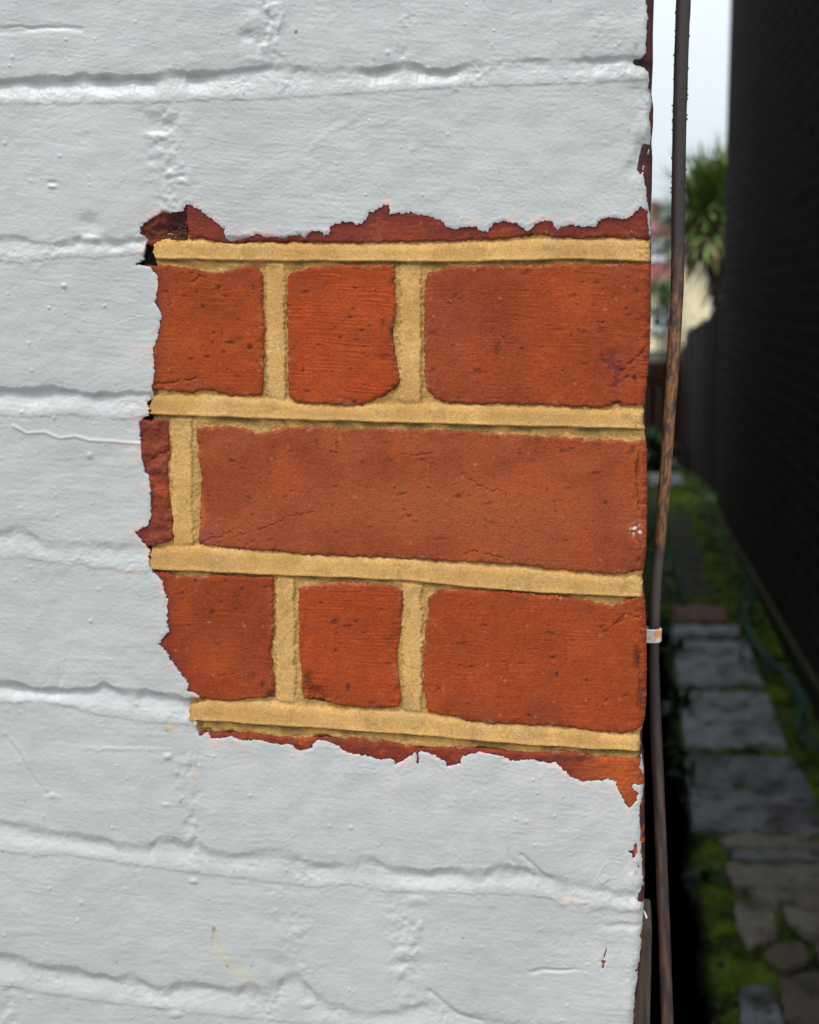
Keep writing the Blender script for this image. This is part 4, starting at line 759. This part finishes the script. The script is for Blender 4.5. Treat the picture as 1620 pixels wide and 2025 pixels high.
# weeds growing over the left edge of the slabs
r = np.random.default_rng(31)
wl = ['low weed at the left edge of the kerb slab', 'leafy weed spreading over the second grey slab', 'weed in the joint left of the slab beside the wire bend', 'small weed at the left edge of the nearest grey slab', 'dark weed in the joint at the left end of the nearest slab', 'low weed in the moss left of the largest pale stone']
for k, (u, v, sz) in enumerate([(1316,1248,.06), (1338,1300,.085), (1344,1405,.09), (1358,1500,.075), (1362,1545,.06), (1400,1740,.05)]):
    g = gnd(np.array([u]), np.array([v]), .0)[0]; stp = []; cl = []
    for q_ in range(46):
        a = r.uniform(0, 2 * np.pi); e = r.uniform(.15, 1.2); L_ = sz * r.uniform(.5, 1.25)
        stp.append(leaf_strip([r.normal() * .012, r.normal() * .015, .01], np.array([math.cos(a) * math.cos(e) + .25, math.sin(a) * math.cos(e), math.sin(e)]), L_, L_ * r.uniform(.22, .4), r.uniform(.6, 1.6), 4))
        cl.append(np.array([.035, .075, .022]) * r.uniform(.45, 1.5))
    o = link('weed', leaf_mesh('weed', stp, cl), LEAF); o.location = g; tag(o, wl[k], 'weed', 'weeds along the left side of the path')
# short grass and moss shoots, far too many to count
stp = []; cl = []
for k in range(5200):
    y = r.uniform(1.5, 9.0) if k % 2 else r.uniform(1.5, 4.2)
    x = r.uniform(.2, .28) if r.random() < .5 else r.uniform(.5, .64)
    if y > 4.9 and r.random() < .6: x = r.choice([r.uniform(.2, .27), r.uniform(.42, .64)])
    if 1.5 < y < 2.5: x = r.uniform(.2, .42)
    if y < 2.5 and x > .29: continue
    L_ = r.uniform(.008, .026) * (1.4 if y > 4.5 else 1)
    a = r.uniform(0, 6.28); stp.append(leaf_strip([x, y, .012], np.array([math.cos(a) * .8, math.sin(a) * .8, 1.]), L_, L_ * .3, r.uniform(.3, 1.4), 2)); cl.append(np.array([.11, .19, .025]) * r.uniform(.4, 1.6))
for k in range(1500):
    y = r.uniform(4.4, 9.0); x = r.uniform(.08, .27) if r.random() < .7 else r.uniform(.5, .62)
    L_ = r.uniform(.03, .09); a = r.uniform(0, 6.28); stp.append(leaf_strip([x, y, .012], np.array([math.cos(a) * .7, math.sin(a) * .7, 1.]), L_, L_ * .22, r.uniform(.3, 1.6), 3)); cl.append(np.array([.07, .14, .025]) * r.uniform(.35, 1.5))
o = link('grass', leaf_mesh('grass', stp, cl), LEAF); tag(o, 'short grass shoots in the moss beside the slabs', kind='stuff')

# ================================================================== GREEN WIRE
WIREM = mat('green_plastic_wire', (.05, .20, .18), .5, mix=[(60, 3, .5, .4, .7)])
wire = empty('garden_wire', tuple(gnd(np.array([1540.]), np.array([1329.]))[0]), label='tangle of green plastic wire lying on the moss at the foot of the dark wall', cat='wire')
W = [[(1474,1112),(1489,1134),(1484,1150),(1474,1168),(1462,1190),(1457,1205),(1459,1222),(1474,1238),(1486,1256),(1492,1278),(1506,1298),(1530,1316),(1555,1335),(1572,1352),(1590,1370),(1596,1384),(1588,1400),(1575,1420),(1573,1436),(1582,1456),(1606,1476),(1650,1500)],
     [(1486,1250),(1478,1268),(1464,1284),(1466,1300),(1490,1309),(1515,1317),(1545,1328),(1560,1345),(1568,1368),(1582,1390),(1592,1410),(1602,1426),(1622,1442),(1660,1460)],
     [(1482,1150),(1488,1170),(1478,1196),(1470,1216),(1480,1242),(1500,1270),(1508,1292),(1540,1318),(1562,1336),(1580,1362),(1586,1385),(1580,1404),(1580,1430),(1596,1450),(1640,1476)]]
for k, pts in enumerate(W):
    p = np.array(pts, float); t = np.linspace(0, len(p) - 1, len(p) * 8); pu = np.interp(t, range(len(p)), p[:, 0]); pv = np.interp(t, range(len(p)), p[:, 1])
    kk_ = np.hanning(13); kk_ /= kk_.sum(); pu = np.convolve(np.pad(pu, 6, mode='edge'), kk_, 'valid'); pv = np.convolve(np.pad(pv, 6, mode='edge'), kk_, 'valid')
    zz = .045 + .018 * np.sin(t * 1.7 + k * 2) + .006 * k
    g = np.array([gnd(np.array([a]), np.array([b]), c)[0] for a, b, c in zip(pu, pv, zz)])
    link('strand', tube(g - np.array(wire.location), .0046, 8, None, 'strand'), WIREM, wire)

# ================================================================== DARK WALL ON THE RIGHT
DARK = brick_mat('dark_bricks', (.10, .075, .052), (.04, .031, .022), (.21, .18, .14), rot=(-math.pi / 2, math.pi / 2, 0), bump=.02)  # dark brown bricks with paler mortar lines
DARK.node_tree.nodes['Brick Texture'].inputs['Mortar Size'].default_value = .008
dw = empty('dark_brick_wall', (.66, 4, 0), label='tall dark brick wall of the neighbouring house along the right of the alley', cat='wall')
bm = bmesh.new()
v8 = box(bm, 0, .3, -3.7, 3.78, 0, 7)
for v in v8:
    v.co.x += .005 - .0105 * v.co.y if v.co.x < .1 else 0
w0 = bmo('brick_face', bm, DARK, dw)
bm = bmesh.new(); v8 = box(bm, -.028, -.001, -2.6, 3.76, 0, .1)
for v in v8:
    v.co.x += -.0105 * v.co.y
    if v.co.z > .05: v.co.z = .105 - .028 * v.co.y
bmo('plinth', bm, mat('mossy_plinth', (.085, .08, .035), .9, mix=[(12, 4, .4, .4, .7)], bump=(60, .01)), dw)
bm = bmesh.new()

# ================================================================== FENCES
BOARD = mat('dark_brown_boards', (.042, .02, .013), .8, mix=[(8, 5, .4, .4, .7)], stretch=(7, 7, .7), bump=(20, .006))
RBOARD = mat('dark_red_boards', (.10, .028, .016), .8, mix=[(8, 5, .4, .4, .7)], stretch=(7, 7, .7), bump=(20, .006))
fn = empty('timber_fence', (.66, 8.15, 0), label='dark brown board fence stepping down beyond the end of the dark wall', cat='fence')
A = np.array([.0, .0]); Bv = np.array([-.19, 1.6]); nb = 13
bm = bmesh.new(); dirv = Bv / np.linalg.norm(Bv); nrm = np.array([-dirv[1], dirv[0]])
ang = math.atan2(Bv[1], Bv[0])
for k in range(nb):
    f = (k + .5) / nb; c = A + Bv * f; zt = np.interp(f, [0, .3, .8, 1], [1.34, 1.25, 1.12, .97]) + random.uniform(-.015, .015)
    v8 = box(bm, -.066, .066, -.009, .009, .0, zt)
    bmesh.ops.rotate(bm, cent=(0, 0, 0), matrix=Matrix.Rotation(ang + random.uniform(-.02, .02), 3, 'Z'), verts=v8)
    bmesh.ops.translate(bm, vec=(c[0] + (.006 if k % 2 else -.006), c[1], 0), verts=v8)
bmo('board_panel', bm, BOARD, fn)
for f, zt in ((.0, 1.36), (.5, 1.2), (1, 1.0)):
    c = A + Bv * f - nrm * .06; bm = bmesh.new(); box(bm, c[0] - .04, c[0] + .04, c[1] - .04, c[1] + .04, 0, zt); bmo('post', bm, BOARD, fn, bevel=.004)
for z in (.3, .82):
    bm = bmesh.new(); v8 = box(bm, -.82, .82, -.02, .02, z - .035, z + .035); bmesh.ops.rotate(bm, cent=(0, 0, 0), matrix=Matrix.Rotation(ang, 3, 'Z'), verts=v8)
    c = A + Bv * .5 - nrm * .033; bmesh.ops.translate(bm, vec=(c[0], c[1], 0), verts=v8); bmo('rail', bm, BOARD, fn)
gt = empty('timber_gate', (.24, 9.85, 0), label='low dark red board gate closing the far end of the alley', cat='gate')
bm = bmesh.new()
for k in range(5): box(bm, -.24 + .098 * k, -.146 + .098 * k, -.01, .01, .04, .86 + random.uniform(-.006, .006))
bmo('board_panel', bm, RBOARD, gt)
for z in (.2, .7): boxo('rail', RBOARD, gt, -.235, .245, .012, .045, z - .04, z + .04)
for x in (-.23, .235): boxo('post', RBOARD, gt, x - .03, x + .03, .047, .1, 0, .9)
# planter
pl = empty('planter', (.245, 9.35, 0), label='black tub with a leafy green plant in front of the dark red gate', cat='planter')
bm = bmesh.new(); bmesh.ops.create_cone(bm, cap_ends=True, segments=28, radius1=.09, radius2=.115, depth=.17); bmesh.ops.translate(bm, vec=(0, 0, .085), verts=bm.verts)
tub = bmo('tub', bm, mat('black_plastic', (.01, .01, .01), .5), pl, True)
bm = bmesh.new(); bmesh.ops.create_cone(bm, cap_ends=True, segments=28, radius1=.122, radius2=.122, depth=.02); bmesh.ops.translate(bm, vec=(0, 0, .174), verts=bm.verts); bmo('rim', bm, mat('black_rim', (.012, .012, .012), .5), tub)
stp = []; cl = []
for k in range(90):
    a = r.uniform(0, 6.28); e = r.uniform(.2, 1.4); stp.append(leaf_strip([0, 0, .18], np.array([math.cos(a) * math.cos(e), math.sin(a) * math.cos(e), math.sin(e)]), r.uniform(.1, .3), .035, r.uniform(.4, 1.3), 4)); cl.append(np.array([.06, .11, .035]) * r.uniform(.5, 1.5))
link('foliage', leaf_mesh('foliage', stp, cl), LEAF, pl)

# ================================================================== PALM AND BUSHES
pm = empty('cabbage_palm', (1.02, 13, 0), label='spiky cabbage palm with green blades and a brown skirt, behind the fence', cat='palm tree')
stp = []; cl = []
r = np.random.default_rng(77)
for hx, hz in ((-.12, 2.08), (-.22, 2.2), (.08, 2.32)):
    for k in range(330):
        a = r.uniform(0, 6.28); e = r.uniform(-.6, 1.45); L_ = r.uniform(.45, .85)
        stp.append(leaf_strip([hx + r.normal() * .04, r.normal() * .04, hz + r.normal() * .06], np.array([math.cos(a) * math.cos(e), math.sin(a) * math.cos(e), math.sin(e)]), L_, r.uniform(.04, .07), r.uniform(.2, 1.0), 5))
        b_ = np.array([.13, .19, .05]) if e > -.1 else np.array([.18, .165, .07]); cl.append(b_ * r.uniform(.5, 1.7))
link('crown', leaf_mesh('crown', stp, cl), LEAF, pm)
stp = []; cl = []
for k in range(170):
    a = r.uniform(0, 6.28); e = r.uniform(-1.5, -.7); stp.append(leaf_strip([r.normal() * .07, r.normal() * .07, r.uniform(1.6, 2.05)], np.array([math.cos(a) * math.cos(e), math.sin(a) * math.cos(e), math.sin(e)]), r.uniform(.3, .6), .045, r.uniform(.2, .8), 4)); cl.append(np.array([.075, .048, .03]) * r.uniform(.4, 1.8))
link('dead_skirt', leaf_mesh('dead_skirt', stp, cl), LEAF, pm)
link('trunk', tube([(0, 0, 0), (.02, 0, 1.1), (0, 0, 2.2)], [.12, .1, .09], 12, None, 'trunk'), BARK, pm)
for dx, dz in ((-.22, 2.2), (.08, 2.32)): link('limb', tube([(0, 0, 1.9), (dx * .6, 0, 2.15), (dx, 0, dz)], [.06, .05, .05], 8, None, 'limb'), BARK, pm)
bush('small_tree', (.85, 26, 3.05), (.55, .5, .32), 900, .11, (.12, .13, .075), 'grey green tree top in front of the far house roof, left of the cable', 'tree', 41)
bush('garden_shrub', (.62, 22, 1.35), (.32, .4, .34), 700, .11, (.07, .12, .035), 'green shrub in front of the far house beside the brick corner', 'shrub', 42, 'shrubs in the far garden')
bush('garden_shrub', (.72, 17, .62), (.4, .4, .42), 900, .09, (.035, .06, .025), 'dark low shrub behind the dark red gate', 'shrub', 43, 'shrubs in the far garden')
bush('garden_shrub', (1.75, 20, .3), (.5, .4, .4), 700, .1, (.035, .05, .025), 'dark shrub low against the yellow house wall behind the fence', 'shrub', 44, 'shrubs in the far garden')

# ================================================================== FAR HOUSE
YEL = mat('pale_yellow_render', (.95, .80, .50), .85, mix=[(1.5, 4, .92, .4, .7)], bump=(30, .004))
ROOF = mat('red_roof_tiles', (.24, .062, .06), .8, mix=[(4, 4, .7, .4, .7)], bump=(12, .02))
WHT = mat('white_window_frame', (.8, .82, .84), .5)
GLS = mat('window_glass', (.28, .34, .38), .15, spec=.8)
GLD = mat('dark_window_glass', (.03, .035, .035), .1, spec=.6)
hs_ = empty('far_house', (1.5, 32, 0), label='pale yellow house with red roof and white windows beyond the palm', cat='house')
def hbox(name, m, par, x0, x1, y0, y1, z0, z1): return boxo(name, m, par, x0 - 1.5, x1 - 1.5, y0 - 32, y1 - 32, z0, z1)
hbox('wall', YEL, hs_, 1.36, 5.2, 32, 39, 0, 2.52)
hbox('wall', YEL, hs_, -3.0, 1.355, 32.6, 39, 0, 3.0)
hbox('porch_wall', YEL, hs_, -3.0, 1.34, 31.9, 32.59, 0, 1.72)
def prism(name, m, par, prof, x0, x1):
    bm = bmesh.new(); a = [bm.verts.new((x0 - 1.5, y - 32, z)) for y, z in prof]; b = [bm.verts.new((x1 - 1.5, y - 32, z)) for y, z in prof]
    bm.faces.new(a[::-1]); bm.faces.new(b)
    for i in range(len(a)): bm.faces.new((a[i], a[(i + 1) % len(a)], b[(i + 1) % len(a)], b[i]))
    bmesh.ops.recalc_face_normals(bm, faces=bm.faces); return bmo(name, bm, m, par)
rf = prism('roof', ROOF, hs_, [(31.75, 2.53), (31.75, 2.63), (35.5, 3.3), (39.2, 2.63), (39.2, 2.53)], 1.37, 5.4)
prism('roof', ROOF, hs_, [(32.3, 3.01), (32.3, 3.07), (35.6, 3.55), (39.2, 3.07), (39.2, 3.01)], -3.2, 1.34)
prism('porch_roof', ROOF, hs_, [(31.6, 1.73), (31.6, 1.78), (32.58, 2.3), (32.58, 1.73)], -3.1, 1.352)
def window(x0, x1, y, z0, z1, glass, bars=1):
    wd = hbox('window', glass, hs_, x0, x1, y - .012, y - .002, z0, z1)
    bm = bmesh.new(); t = .055
    for a in ((x0 - t, x1 + t, z1, z1 + t), (x0 - t, x1 + t, z0 - t, z0), (x0 - t, x0, z0, z1), (x1, x1 + t, z0, z1)): box(bm, a[0] - 1.5, a[1] - 1.5, y - .06 - 32, y - .001 - 32, a[2], a[3])
    for k in range(bars):
        xc = x0 + (x1 - x0) * (k + 1) / (bars + 1); box(bm, xc - .02 - 1.5, xc + .02 - 1.5, y - .05 - 32, y - .013 - 32, z0, z1)
    zc = z0 + (z1 - z0) * .62; box(bm, x0 - 1.5, x1 - 1.5, y - .045 - 32, y - .0135 - 32, zc - .018, zc + .018)
    bmo('frame', bm, WHT, wd)
    bm = bmesh.new(); box(bm, x0 - .09 - 1.5, x1 + .09 - 1.5, y - .12 - 32, y - .0005 - 32, z0 - t - .06, z0 - t - .002); bmo('sill', bm, WHT, wd)
window(-.3, 1.2, 32.6, 2.42, 2.85, GLS, 2); window(.72, 1.2, 31.9, .62, 1.06, GLD, 1); window(-.9, .3, 31.9, .62, 1.06, GLD, 1); window(2.2, 3.4, 32, .95, 1.6, GLS, 2)
ch = hbox('chimney', mat('chimney_brick', (.2, .11, .08), .9, bump=(20, .02)), rf, .62, .95, 35.2, 35.8, 3.3, 4.05)
